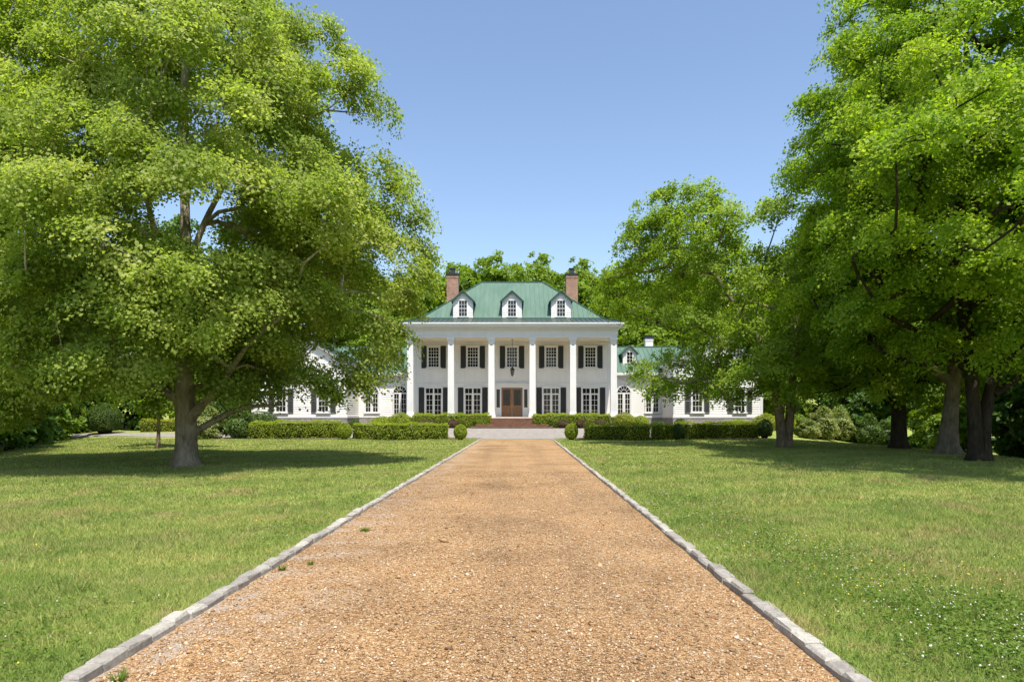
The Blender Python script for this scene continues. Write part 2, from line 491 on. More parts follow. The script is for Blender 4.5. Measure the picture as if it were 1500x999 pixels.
ys = np.concatenate([np.linspace(-60, -6, 10), np.arange(-4, 60, 0.8), np.linspace(61, 140, 40), np.geomspace(150, 2500, 16)])
if True:
    ys = np.sort(np.concatenate([ys, [Y_END-0.01, Y_END+0.01]]))
    offl = -np.concatenate([np.geomspace(2500, 60, 14), np.arange(56, 0.5, -1.0), [0.14, 0.0]])
    offr = -offl[::-1]
    V = []
    for y in ys:
        l = eL(y) if y < 60 else eL(60); r = eR(y) if y < 60 else eR(60)
        xs_ = np.concatenate([l+offl, [l+0.01, (l+r)/2, r-0.01], r+offr])
        zz = gz(xs_, np.full_like(xs_, y))
        if y < Y_END:
            a = len(offl); zz[a:a+3] -= 0.075
        V.append(np.stack([xs_, np.full_like(xs_, y), zz], 1))
    V = np.array(V); ny, nx = V.shape[:2]
    idx = np.arange(ny*nx).reshape(ny, nx)
    F = np.stack([idx[:-1, :-1], idx[:-1, 1:], idx[1:, 1:], idx[1:, :-1]], -1).reshape(-1, 4)
    me = np_mesh_idx("ground", V.reshape(-1, 3), F)
    me.polygons.foreach_set("use_smooth", [True]*len(me.polygons))
    tag(link("ground", me, M['turf']), kind='structure')

# gravel drive: slightly crowned sheet
if True:
    yy = np.arange(-4, Y_END+0.01, 0.4); yy[-1] = Y_END
    uu = np.linspace(0, 1, 15)
    V = np.array([[((1-u)*(eL(y)-0.015)+u*(eR(y)+0.015), y, -0.036+0.02*math.sin(math.pi*u)+0.006*math.sin(7*u+y*.6)) for u in uu] for y in yy])
    ny, nx = V.shape[:2]; idx = np.arange(ny*nx).reshape(ny, nx)
    F = np.stack([idx[:-1, :-1], idx[:-1, 1:], idx[1:, 1:], idx[1:, :-1]], -1).reshape(-1, 4)
    me = np_mesh_idx("driveway", V.reshape(-1, 3), F)
    me.polygons.foreach_set("use_smooth", [True]*len(me.polygons))
    tag(link("driveway", me, M['gravel']), kind='structure')

# loose stones
n = 150000
yq = 2.6+17*rng.random(n)**2.3
u = rng.random(n)
xq = (eL(yq)+0.05)*(1-u)+(eR(yq)-0.05)*u
zq = -0.036+0.02*np.sin(np.pi*u)+0.006*np.sin(7*u+yq*.6)
s = rng.lognormal(math.log(0.0062), 0.38, n)*np.where(rng.random(n) < .03, 1.6, 1)
O = np.array([[1,0,0],[0,1,0],[-1,0,0],[0,-1,0],[0,0,1],[0,0,-1]], float)
an = rng.random(n)*6.28
sx_, sy_, sz_ = s*(0.9+.7*rng.random(n)), s*(.7+.5*rng.random(n)), s*(.45+.4*rng.random(n))
L = np.stack([O[None, :, 0]*sx_[:, None], O[None, :, 1]*sy_[:, None], O[None, :, 2]*sz_[:, None]], -1)
L += rng.normal(size=L.shape)*(s*0.18)[:, None, None]
ca, sa = np.cos(an)[:, None], np.sin(an)[:, None]
V = np.stack([L[..., 0]*ca-L[..., 1]*sa+xq[:, None], L[..., 0]*sa+L[..., 1]*ca+yq[:, None], L[..., 2]+zq[:, None]+sz_[:, None]*.5], -1)
FO = np.array([[0,1,4],[1,2,4],[2,3,4],[3,0,4],[1,0,5],[2,1,5],[3,2,5],[0,3,5]])
F = (FO[None]+(np.arange(n)*6)[:, None, None]).reshape(-1, 3)
tag(link("gravel", np_mesh_idx("gravel", V.reshape(-1, 3), F), M['stones']),
    "loose tan and orange pea gravel scattered over the driveway", "gravel", kind='stuff')

# kerbs of rough granite setts
def kerb(edge, side, rs):
    r_ = random.Random(rs); mb = MB(); y = -3.0
    while y < Y_END-0.05:
        ln = r_.uniform(0.20, 0.36); y1 = min(y+ln, Y_END)
        wd = 0.095+r_.uniform(-.012, .02); h = r_.uniform(-0.008, 0.02); sh = r_.uniform(-.010, .010)
        g = 0.006
        vs = []
        for zz, ins in ((-0.12, 0), (0.0+h, 0.0), (0.018+h, 0.014)):
            for (fy, fx) in ((y+g+ins, 0), (y+g+ins, 1), (y1-g-ins, 1), (y1-g-ins, 0)):
                e = edge((y+y1)/2)+sh
                xa = e+side*0.01-side*ins if fx == 0 else e+side*wd*1.0-0*side
                xa = e-side*0.022+side*ins if fx == 0 else e+side*wd-side*ins
                vs.append((xa+r_.uniform(-.008, .008), fy+r_.uniform(-.006, .006), zz+r_.uniform(-.008, .008)))
        q = [(0,1,5,4),(1,2,6,5),(2,3,7,6),(3,0,4,7),(4,5,9,8),(5,6,10,9),(6,7,11,10),(7,4,8,11),(8,9,10,11)]
        mb.add(vs, q); y = y1
    o = mb.build("kerb", M['cobble']); tag(o, kind='structure')
kerb(eL, -1, 3); kerb(eR, 1, 4)

# paved forecourt (sheet draped 6 mm over the ground)
def drape(name, x0, x1, y0, y1, m, dz=0.006, step=0.5, shape=None):
    xs_ = np.arange(x0, x1+step, step); ys_ = np.arange(y0, y1+step*.5, step)
    X, Y = np.meshgrid(xs_, ys_)
    if shape: X, Y = shape(X, Y)
    V = np.stack([X, Y, gz(X, Y)+dz], -1); ny, nx = X.shape
    idx = np.arange(ny*nx).reshape(ny, nx)
    F = np.stack([idx[:-1, :-1], idx[:-1, 1:], idx[1:, 1:], idx[1:, :-1]], -1).reshape(-1, 4)
    return tag(link(name, np_mesh_idx(name, V.reshape(-1, 3), F), m), kind='structure')
drape("forecourt", -21, 14, Y_END+0.02, 54.2, M['paving'], 0.012)
drape("path", -44, -21.01, 0, 3.0, M['paving'], 0.02, 0.5,
      lambda X, Y: (X, Y+47.0+0.004*(X+21)**2*1.0))
drape("bed_and_shade", -17.5, -3.9, 43.2, 46.2, M['mulch_shade'], 0.02)  # dark strip drawn for the narrow shade and thin soil under the hedges
drape("bed_and_shade", 4.4, 17.2, 42.9, 45.9, M['mulch_shade'], 0.02)  # same on the right: hedge shade and soil as one brown strip
drape("bed_and_shade", -21.9, 21.5, 54.3, 61, M['mulch_shade'], 0.012)

# ------------------------------------------------------------------ grass
def blades(y0, y1, dens, wd, ht, xmul=0.98, xadd=1.5):
    A = 0.5*(y1-y0)*(2*(y0*xmul+xadd)+2*(y1*xmul+xadd))
    n = int(A*dens)
    y = y0+(y1-y0)*rng.random(int(n*1.6)); x = (rng.random(len(y))*2-1)*(y1*xmul+xadd)
    k = (np.abs(x) < y*xmul+xadd) & ((x < eL(y)-0.075) | (x > eR(y)+0.075))
    x, y = x[k], y[k]
    n = len(x)
    pt = np.sin(x*1.1+np.sin(y*.8)*1.3)*np.sin(y*.9+np.sin(x*.7)*1.5)
    h = ht*(0.6+0.6*rng.random(n))*(1+0.25*pt)
    wv = wd*(0.7+0.6*rng.random(n))
    a = rng.random(n)*6.283; ln = rng.normal(size=(n, 2))*h[:, None]*0.55
    z = gz(x, y)-0.004
    V = np.empty((n, 3, 3))
    dx, dy = np.cos(a)*wv/2, np.sin(a)*wv/2
    V[:, 0] = np.stack([x-dx, y-dy, z], 1); V[:, 1] = np.stack([x+dx, y+dy, z], 1)
    V[:, 2] = np.stack([x+ln[:, 0], y+ln[:, 1], z+h], 1)
    return V
V = np.concatenate([blades(2.6, 7, 4200, 0.006, 0.055), blades(7, 12, 2000, 0.009, 0.055), blades(12, 20, 800, 0.016, 0.055),
                    blades(20, 32, 260, 0.03, 0.06), blades(32, 46, 90, 0.05, 0.06)])
def tufts(n, y0, y1):
    y = y0+(y1-y0)*rng.random(n)**.8; x = (rng.random(n)*2-1)*(y*.98+1.5)
    k = (x < eL(y)-.2) | (x > eR(y)+.2); x, y = x[k], y[k]
    m_ = 34; x = np.repeat(x, m_)+rng.normal(size=len(x)*m_)*.055; y = np.repeat(y, m_)+rng.normal(size=len(y)*m_)*.055
    k = (x < eL(y)-.09) | (x > eR(y)+.09); x, y = x[k], y[k]; n = len(x)
    h = .06+.07*rng.random(n); wv = .007+.0007*y; a = rng.random(n)*6.283; ln = rng.normal(size=(n, 2))*.04; z = gz(x, y)-.004
    dx, dy = np.cos(a)*wv/2, np.sin(a)*wv/2
    V = np.empty((n, 3, 3))
    V[:, 0] = np.stack([x-dx, y-dy, z], 1); V[:, 1] = np.stack([x+dx, y+dy, z], 1); V[:, 2] = np.stack([x+ln[:, 0], y+ln[:, 1], z+h], 1)
    return V
V = np.concatenate([V, tufts(800, 3, 24)])
tag(link("lawn_grass", np_mesh("lawn_grass", V, 3), M['blade']),
    "short mown yellow-green lawn grass on both sides of the drive", "grass", kind='stuff')

# clover patches
patches = [(3.25, 9.3, .45, 1.1, .6), (3.3, 7.3, .5, .8, .7), (3.9, 5.2, .7, .7, 1.4), (3.3, 4.6, .4, .4, 1.0), (4.6, 4.6, .8, .6, 1.2), (3.1, 6.2, .3, .5, .5),
           (3.1, 12.5, .5, 1.5, .5), (-3.5, 4.4, .5, .45, .7), (-4.2, 5.4, .5, .5, .35), (-3.0, 9.6, .3, .8, .3), (6.4, 6.0, 1.2, .8, .4)]
px_, py_ = [], []
for (cx, cy, sx1, sy1, wt) in patches:
    k = int(1500*wt*sx1*sy1*2.2)+40
    px_.append(cx+rng.normal(size=k)*sx1); py_.append(cy+rng.normal(size=k)*sy1)
X = np.concatenate(px_); Y = np.concatenate(py_)
k = ((X > eR(Y)+0.14) | (X < eL(Y)-0.14)) & (Y > 2.8); X, Y = X[k], Y[k]
n = len(X)
Pp = np.stack([X, Y, gz(X, Y)+0.035+0.03*rng.random(n)], 1)
Pp = np.repeat(Pp, 3, 0)+rng.normal(size=(3*n, 3))*np.array([.012, .012, .004])
Nn = rng.normal(size=(3*n, 3))*0.35+np.array([0, 0, 1])
tag(link("clover_leaves", np_mesh("clover_leaves", leaf_quads(Pp, Nn, 0.017+0.012*rng.random(3*n), 1.0, .1), 4), M['clover']),
    "dark green clover patches in the lawn near the stone kerbs", "clover", kind='stuff')
def blossoms(name, X, Y, rad, zt, m, lab, cat):
    n = len(X); O2 = O*np.array([1, 1, .85])
    s = rad*(0.7+0.6*rng.random(n))
    C = np.stack([X, Y, gz(X, Y)+zt*(0.75+.5*rng.random(n))], 1)
    V = C[:, None]+O2[None]*s[:, None, None]+rng.normal(size=(n, 6, 3))*(s*.15)[:, None, None]
    F = (FO[None]+(np.arange(n)*6)[:, None, None]).reshape(-1, 3)
    tag(link(name, np_mesh_idx(name, V.reshape(-1, 3), F), m), lab, cat, kind='stuff')
sel = rng.random(len(X)) < np.where(X > 0, 0.075, 0.04)
blossoms("clover_flowers", X[sel], Y[sel], 0.0085, 0.07, M['clover_white'], "small white clover blossoms dotting the lawn beside the drive", "flowers")
Xy = np.concatenate([rng.normal(4.6, .7, 26), rng.normal(3.0, .25, 20), rng.normal(5, 3, 60), rng.normal(-5, 1.5, 40)])
Yy = np.concatenate([rng.normal(6.8, .5, 26), rng.normal(6.1, .3, 20), rng.normal(10, 3, 60), rng.normal(9, 2.5, 40)])
k = ((Xy > eR(Yy)+0.2) | (Xy < eL(Yy)-0.2)) & (Yy > 3)
blossoms("buttercup_flowers", Xy[k], Yy[k], 0.009, 0.06, M['yellow_flower'], "tiny yellow wildflowers scattered through the lawn", "flowers")

# weeds on the gravel
def weed(x, y, rad, n, lab):
    a = rng.random(n)*6.283; r_ = rad*np.sqrt(rng.random(n))
    bx, by = x+r_*.5*np.cos(a), y+r_*.5*np.sin(a); h = 0.03+0.05*rng.random(n)
    out = rad*(.5+.9*rng.random(n)); wv = .007
    V = np.empty((n, 3, 3)); zb = -0.04
    V[:, 0] = np.stack([bx-np.sin(a)*wv, by+np.cos(a)*wv, np.full(n, zb)], 1)
    V[:, 1] = np.stack([bx+np.sin(a)*wv, by-np.cos(a)*wv, np.full(n, zb)], 1)
    V[:, 2] = np.stack([bx+out*np.cos(a), by+out*np.sin(a), zb+h], 1)
    V -= np.array([x, y, zb])
    tag(link("weed_tuft", np_mesh("weed_tuft", V, 3), M['clover'], None, (x, y, zb)), lab, "weed")
weed(-2.06, 9.55, .065, 110, "green weed tuft standing alone on the gravel near the left kerb")
weed(-2.42, 7.2, .045, 40, "thin weed sprig against the left stone kerb halfway down the drive")
weed(-2.2, 7.45, .04, 26, "small sparse weed on the gravel just inside the left kerb")
weed(-2.42, 4.2, .055, 44, "weed sprig at the very front left corner of the gravel drive")

# ------------------------------------------------------------------ shrubs and hedges
def shell_points_box(n, hx, hy, h, rg):
    ax, ay, at = hy*h*2, hx*h*2, hx*hy*4
    tot = 2*ax+2*ay+at
    f = rg.random(n)*tot
    P = np.empty((n, 3)); N = np.zeros((n, 3))
    u, v = rg.random(n)*2-1, rg.random(n)
    a = f < 2*ax
    sg = np.where(rg.random(n) < .5, -1, 1)
    P[a] = np.stack([sg*hx, u*hy, v*h], 1)[a]; N[a, 0] = sg[a]
    b = (f >= 2*ax) & (f < 2*ax+2*ay)
    P[b] = np.stack([u*hx, sg*hy, v*h], 1)[b]; N[b, 1] = sg[b]
    c = f >= 2*ax+2*ay
    P[c] = np.stack([u*hx, (rg.random(n)*2-1)*hy, np.full(n, h)], 1)[c]; N[c, 2] = 1
    return P, N

def hedge(x0, x1, yc, depth, h, m, lab, dens=420, ls=0.075, name="hedge", cat="hedge", wob=0.08, base=None):
    cx = (x0+x1)/2; hx, hy = (x1-x0)/2, depth/2
    zb = gzf(cx, yc)-0.03 if base is None else base
    root = empty(name, (cx, yc, zb))
    n = int((4*(hx+hy)*h+4*hx*hy)*dens)
    P, N = shell_points_box(n, hx, hy, h, rng)
    # round the corners and make the outline uneven
    q = np.array([0.28*min(hx, 1), 0.28*min(hy, 1), 0.14*h])
    lim = np.array([hx, hy, h])-q
    C = P.copy(); C[:, 0] = np.clip(P[:, 0], -lim[0], lim[0]); C[:, 1] = np.clip(P[:, 1], -lim[1], lim[1]); C[:, 2] = np.minimum(P[:, 2], lim[2])
    D = P-C; L_ = np.linalg.norm(D, axis=1, keepdims=True)
    P = C+D/np.maximum(L_, 1e-6)*np.minimum(L_, q.mean())
    bulge = (np.sin(P[:, 0]*2.3+cx)+np.sin(P[:, 0]*5.1+P[:, 2]*4)+np.sin(P[:, 1]*4+P[:, 2]*6.0))*wob*.5
    P += N*(bulge+np.abs(rng.normal(size=n))*0.05-.02)[:, None]
    P[:, 2] = np.maximum(P[:, 2], 0.02)
    NN = N*0.7+rng.normal(size=(n, 3))*0.55+np.array([0, 0, .5])
    link("foliage", np_mesh("foliage", leaf_quads(P, NN, ls*(.7+.6*rng.random(n)), .7, .12), 4), m, root)
    mb = MB(); mb.frustum(0, 0, 0, h-0.1, 2*hx-.16, 2*hx-.22, 2*hy-.16, 2*hy-.22)
    mb.build("stems", M['core'], root)
    return tag(root, lab, cat)

def mound_mesh(rx, ry, h, n, ls, low=0.0, egg=1.0, wob=0.12, flower=0):
    d = unit(rng.normal(size=(n, 3)))
    d = d[d[:, 2] > -0.75]; n = len(d)
    rr = 0.78+0.24*rng.random(n)**0.5
    w_ = 1+wob*(np.sin(d[:, 0]*4+1.1)+np.sin(d[:, 1]*5+d[:, 2]*3)+np.sin(d[:, 0]*9+d[:, 2]*8)*.5)*.6
    P = d*(rr*w_)[:, None]*np.array([rx, ry, h/2])
    P[:, 2] += h/2
    t = np.clip(P[:, 2]/h, 0, 1)
    P[:, 2] = np.maximum(P[:, 2], 0.03*h)
    N = d*0.8+rng.normal(size=(n, 3))*0.5+np.array([0, 0, .45])
    return leaf_quads(P, N, ls*(.7+.6*rng.random(n)), .7, .12)

def shrub(name, x, y, rx, ry, h, m, lab, cat="shrub", n=3000, ls=0.08, wob=0.12, core=True, z=None, group=None):
    zb = gzf(x, y)-0.02 if z is None else z
    root = empty(name, (x, y, zb))
    link("foliage", np_mesh("foliage", mound_mesh(rx, ry, h, n, ls, wob=wob), 4), m, root)
    mb = MB()
    prof = [(0.25*rx, 0.0), (.70*rx, .28*h), (.74*rx, .5*h), (.55*rx, .76*h), (.12*rx, .86*h)]
    mb.lathe(prof, n=12)
    mb.v = [(a, b*ry/rx, c) for a, b, c in mb.v]
    mb.build("stems", M['core'], root, True)
    return tag(root, lab, cat, group)

bx, bd, ys_m, bb = M['boxwood'], M['boxdark'], M['yellowshrub'], M['barberry']
hedge(-17.4, -15.7, 45.6, 1.3, 1.08, bx, "short clipped hedge end at the far left of the hedge row")
hedge(-15.75, -11.25, 44.9, 1.1, 1.08, bx, "long clipped green hedge left of the round bush, in front of the left gabled wing")
hedge(-10.3, -4.1, 44.2, 1.1, 1.06, bx, "long clipped green hedge ending beside the drive's left edge")
hedge(4.6, 8.8, 43.6, 1.1, 1.02, bx, "clipped hedge right of the drive, between round bush and tree shade")
hedge(8.95, 10.25, 43.6, 1.1, 1.0, bx, "short square clipped hedge right of the drive, partly shaded")
hedge(10.75, 16.2, 45.2, 1.1, 1.02, bx, "long clipped hedge in tree shade in front of the right gabled wing")
shrub("ball_shrub", -10.55, 43.0, .47, .47, 1.05, bx, "round bush interrupting the clipped hedge row left of the drive", n=4200, ls=.07, wob=.05)
shrub("ball_shrub", -3.25, 43.0, .43, .43, 1.0, bx, "small round clipped bush standing alone just left of the drive's end", n=3800, ls=.065, wob=.04)
shrub("ball_shrub", 3.74, 43.0, .43, .43, 1.06, bx, "small egg-shaped clipped bush standing alone just right of the drive's end", n=3800, ls=.065, wob=.04)
shrub("ball_shrub", 10.5, 43.3, .45, .5, 1.0, bd, "dark rounded bush closing the short hedge right of the drive", n=4000, ls=.07, wob=.05)
shrub("ball_shrub", 16.5, 44.6, .55, .5, 1.25, bd, "dark rounded bush at the right end of the hedge row", n=4500, ls=.07, wob=.06)
# planting along the house
hedge(-8.05, -1.75, 55.7, 1.3, 1.12, bx, "bright green hedge below the left portico windows", wob=.09)
hedge(1.65, 8.05, 55.7, 1.3, 1.12, bx, "bright green hedge below the right portico windows", wob=.09)
for (x, rx, lab) in ((-6.9, 1.0, "reddish brown low shrub before the left portico hedge, leftmost"), (-4.75, .5, "small reddish shrub before the left portico hedge, nearest the brick steps"),
                     (4.15, .52, "purplish brown mound before the right portico hedge, nearest the steps"), (5.65, .52, "purplish brown mound in the middle of the right portico hedge"),
                     (6.95, .62, "low brownish shrub at the right end of the portico hedge")):
    shrub("barberry_shrub", x, 54.75, rx, .45, .68, bb, lab, n=1600, ls=.07)
shrub("round_shrub", -9.0, 55.0, 1.0, .9, 1.25, bx, "mounded green shrub left of the leftmost column", n=4000)
shrub("round_shrub", -10.5, 55.2, .9, .8, 1.0, bx, "low mounded shrub under the left arched window", n=3400)
shrub("round_shrub", 9.0, 55.0, .95, .9, 1.2, ys_m, "yellow-green round shrub right of the rightmost column", n=4000)
shrub("round_shrub", 10.35, 55.3, .8, .8, 1.0, bx, "green shrub beside the yellow shrub under the right arched window", n=3000)
shrub("round_shrub", -19.6, 53.0, 1.5, 1.2, 1.35, bd, "wide dark green mound at the corner of the left gabled wing", n=5500)
shrub("round_shrub", -20.8, 52.0, 1.0, 1.0, 1.0, bd, "lower dark mound at the outer corner of the left gabled wing", n=3600)
shrub("round_shrub", -12.8, 55.6, .5, .5, .7, bd, "small pointed shrub against the left wing's stone base", n=1500)
shrub("round_shrub", 13.45, 54.6, .46, .46, .85, bd, "small clipped ball before the right gabled wing's inner corner", n=2000)
shrub("round_shrub", 11.9, 55.6, .7, .5, .6, bd, "low spreading plant under the right wing's square window", n=1500)
shrub("round_shrub", 15.9, 55.2, .5, .5, .6, M['paleshrub'], "pale spiky plant before the right wing's stone base", n=900)
shrub("round_shrub", 18.2, 54.8, 1.3, .8, .8, bx, "low wide shrub before the right gabled wing", n=3000)
shrub("round_shrub", 20.0, 54.0, 1.0, .9, 1.3, ys_m, "golden shrub at the outer corner of the right gabled wing", n=3800)
shrub("round_shrub", 21.8, 55.0, 1.1, 1.0, 1.35, ys_m, "golden green shrub just beyond the right gabled wing", n=3800)
shrub("cone_shrub", -29.6, 49.6, 1.25, 1.25, 2.2, bd, "broad dark conical evergreen by the path at far left", n=7000, wob=.06)
hedge(-27.9, -24.4, 51.6, 1.2, .85, ys_m, "low golden hedge beside the path at left", wob=.08)

# ------------------------------------------------------------------ trees
def tree_parts(spec):
    """returns (trunk MB, leaf quads) in local coordinates"""
    rg = np.random.default_rng(spec['seed'])
    pr, pl = np.array(spec['right'], float), np.array(spec['left'], float)
    zmin, zmax = min(pr[0, 0], pl[0, 0]), max(pr[-1, 0], pl[-1, 0])
    def Rad(az, z):
        a = np.interp(z, pr[:, 0], pr[:, 1]); b = np.interp(z, pl[:, 0], pl[:, 1])
        k = (1+np.cos(az))/2; k = k*k*(3-2*k)
        lob = 1+0.10*math.sin(3*az+spec['seed'])+0.07*math.sin(5*az+z*.9+spec['seed']*2)
        fb = 1-spec.get('squash', 0.0)*abs(math.sin(az))
        return (a*k+b*(1-k))*(lob if spec.get('lobes', True) else 1)*fb
    br = spec['bough_r']
    B = []; tries = 0
    rmax = max(pr[:, 1].max(), pl[:, 1].max())
    holes = spec.get('holes', [])
    while len(B) < spec['boughs'] and tries < spec['boughs']*60:
        tries += 1
        z = rg.uniform(zmin, zmax); az = rg.uniform(0, 2*math.pi)
        rm = Rad(az, z)
        if rg.random() > (rm/rmax)**1.3: continue
        r_ = max(rm-br*0.6, 0.05)*(0.25+0.75*rg.random()**0.42)
        c = np.array([r_*math.cos(az), r_*math.sin(az), z])
        if 'cap' in spec and z > spec['cap'](c[0]): continue
        if any(np.linalg.norm(c-np.array(h[:3])) < h[3] for h in holes): continue
        md = br*spec.get('gap', 0.9)
        if B and np.min(np.linalg.norm((np.array(B)-c)*np.array([1, 1, 1.5]), axis=1)) < md*(1 if tries < spec['boughs']*30 else .6): continue
        B.append(c)
    for e in spec.get('extra', []): B.append(np.array(e, float))
    B = np.array(B)
    # twigs in each bough
    C = []; owner = []
    fl = spec.get('flat', 0.55)
    for i, b in enumerate(B):
        k = max(3, int(spec['twigs']*(0.7+0.6*rg.random())))
        d = rg.normal(size=(k, 3)); d = unit(d)*(rg.random((k, 1))**0.45)
        s_ = br*(0.75+0.5*rg.random())
        off = d*s_*np.array([1, 1, fl])
        rad = np.linalg.norm(b[:2])+1e-6
        off[:, 2] -= spec.get('droop', 0.15)*(off[:, 0]*b[0]+off[:, 1]*b[1])/rad
        C.append(b+off); owner += [i]*k
    Cc = np.concatenate(C)
    Cc[:, 2] = np.maximum(Cc[:, 2], spec.get('floor', 0.9))
    ns = spec['leaves']; nl = len(Cc)*ns
    tr = spec['twig_r']
    d = unit(rg.normal(size=(nl, 3)))*(rg.random((nl, 1))**0.6)
    tout = unit(Cc-B[owner])
    radial = unit(Cc*np.array([1, 1, 0])+1e-6)
    TN = unit(tout*0.40+radial*0.55+rg.normal(size=Cc.shape)*0.30+np.array([0, 0, 0.70]))
    TNl = np.repeat(TN, ns, 0)
    ts = np.repeat(tr*(0.65+0.7*rg.random((len(Cc), 1))), ns, 0)
    d = (d-TNl*np.sum(d*TNl, axis=1, keepdims=True)*spec.get('thin', 0.62))*ts
    P = np.repeat(Cc, ns, 0)+d
    P[:, 2] -= 0.18*np.sum(d*d, axis=1)/np.maximum(ts[:, 0], .1)
    N = TNl+rg.normal(size=(nl, 3))*0.42
    Q = leaf_quads(P, N, spec['leaf']*(0.6+0.8*rg.random(nl)), spec.get('lw', .8), .16, rg)
    # ---- skeleton
    trunk = MB(); nodes = []; plen = []; par = []
    for li, line in enumerate(spec['trunk']):
        pts = [Vector(q[:3]) for q in line]; rd = [q[3] for q in line]
        P2, R2 = [], []
        for i in range(len(pts)-1):
            k = max(2, int((pts[i+1]-pts[i]).length/0.35))
            p0 = pts[max(i-1, 0)]; p1 = pts[i]; p2 = pts[i+1]; p3 = pts[min(i+2, len(pts)-1)]
            for j in range(k):
                u = j/k
                q = 0.5*((2*p1)+(p2-p0)*u+(2*p0-5*p1+4*p2-p3)*u*u+(3*p1-p0-3*p2+p3)*u**3)
                P2.append(q); R2.append(rd[i]*(1-u)+rd[i+1]*u)
        P2.append(pts[-1]); R2.append(rd[-1])
        if li == 0 or pts[0].z < .3:
            P2.insert(0, P2[0]+Vector((0, 0, -0.35))); R2.insert(0, R2[0]*1.25)
            R2 = [r_*(1+0.42*math.exp(-max(p_.z, 0)*5.0)) for r_, p_ in zip(R2, P2)]
        trunk.tube(P2, R2, spec.get('sides', 12), spec.get('lobe', 0.05), spec['seed']+li)
        acc = 0
        for i, q in enumerate(P2):
            if i: acc += (q-P2[i-1]).length
            if q.z > spec.get('branch_z', 2.0):
                nodes.append(np.array(q)); plen.append(acc*0.5+ (0 if li == 0 else 1)); par.append(-1)
    nn = len(nodes)
    ctr = nodes[0]
    # order: boughs first, then twigs of that bough
    cnt = {}
    chains = []
    NP = np.array(nodes); PL = np.array(plen)
    def attach(c, step, up, own=None):
        nonlocal NP, PL
        dd = NP-c
        dist = np.linalg.norm(dd, axis=1)
        cost = dist+0.30*PL+np.maximum(dd[:, 2]*up, 0)
        j = int(np.argmin(cost))
        a = NP[j]; L = dist[j]
        if L < 0.05: return j
        k = max(2, int(L/step))
        tdir = np.array([0, 0, 1.0])
        if par[j] >= 0:
            tdir = unit(NP[j]-NP[par[j]])
        else:
            h = np.array([c[0]-a[0], c[1]-a[1], 0]); tdir = unit(unit(h)+np.array([0, 0, .8]))
        ctl = a+tdir*L*0.4
        ch = [j]
        prev = j; newp = []; newl = []
        for q in range(1, k+1):
            u = q/k
            pt = (1-u)**2*a+2*u*(1-u)*ctl+u*u*c
            if q < k: pt = pt+rg.normal(size=3)*L*0.018
            newp.append(pt); newl.append(PL[j]+L*u); par.append(prev); prev = len(par)-1; ch.append(prev)
        NP = np.concatenate([NP, np.array(newp)]); PL = np.concatenate([PL, newl])
        chains.append(ch)
        return prev
    order = np.argsort(np.linalg.norm(B-ctr, axis=1))
    tips = []
    for i in order:
        tips.append(attach(B[i]-np.array([0, 0, br*0.25]), 0.7, 1.1))
    tw = spec.get('twig_branches', 0.5)
    if tw > 0:
        for i, c in enumerate(Cc):
            if rg.random() < tw: tips.append(attach(c, 0.5, 0.8))
    W = np.zeros(len(par))
    for tI in tips:
        j = tI
        while j >= 0:
            W[j] += 1; j = par[j]
    rt = spec.get('tip_r', 0.012)
    rad = np.minimum(rt*np.power(np.maximum(W, 1), 0.46), spec.get('limb_max', 0.22))
    for ch in chains:
        pts = [NP[j] for j in ch]; rd = [rad[ch[1]]]+[rad[j] for j in ch[1:]]
        rd[-1] = max(rd[-1]*0.5, 0.004)
        trunk.tube(pts, rd, 6 if rd[0] > .05 else 4)
    return trunk, Q

def tree(name, loc, label, spec, leafm, barkm, group=None, cat="tree"):
    root = empty(name, loc)
    tb, Q = tree_parts(spec)
    tb.build("trunk", barkm, root, True)
    link("crown", np_mesh("crown", Q, 4), leafm, root)
    return tag(root, label, cat, group)

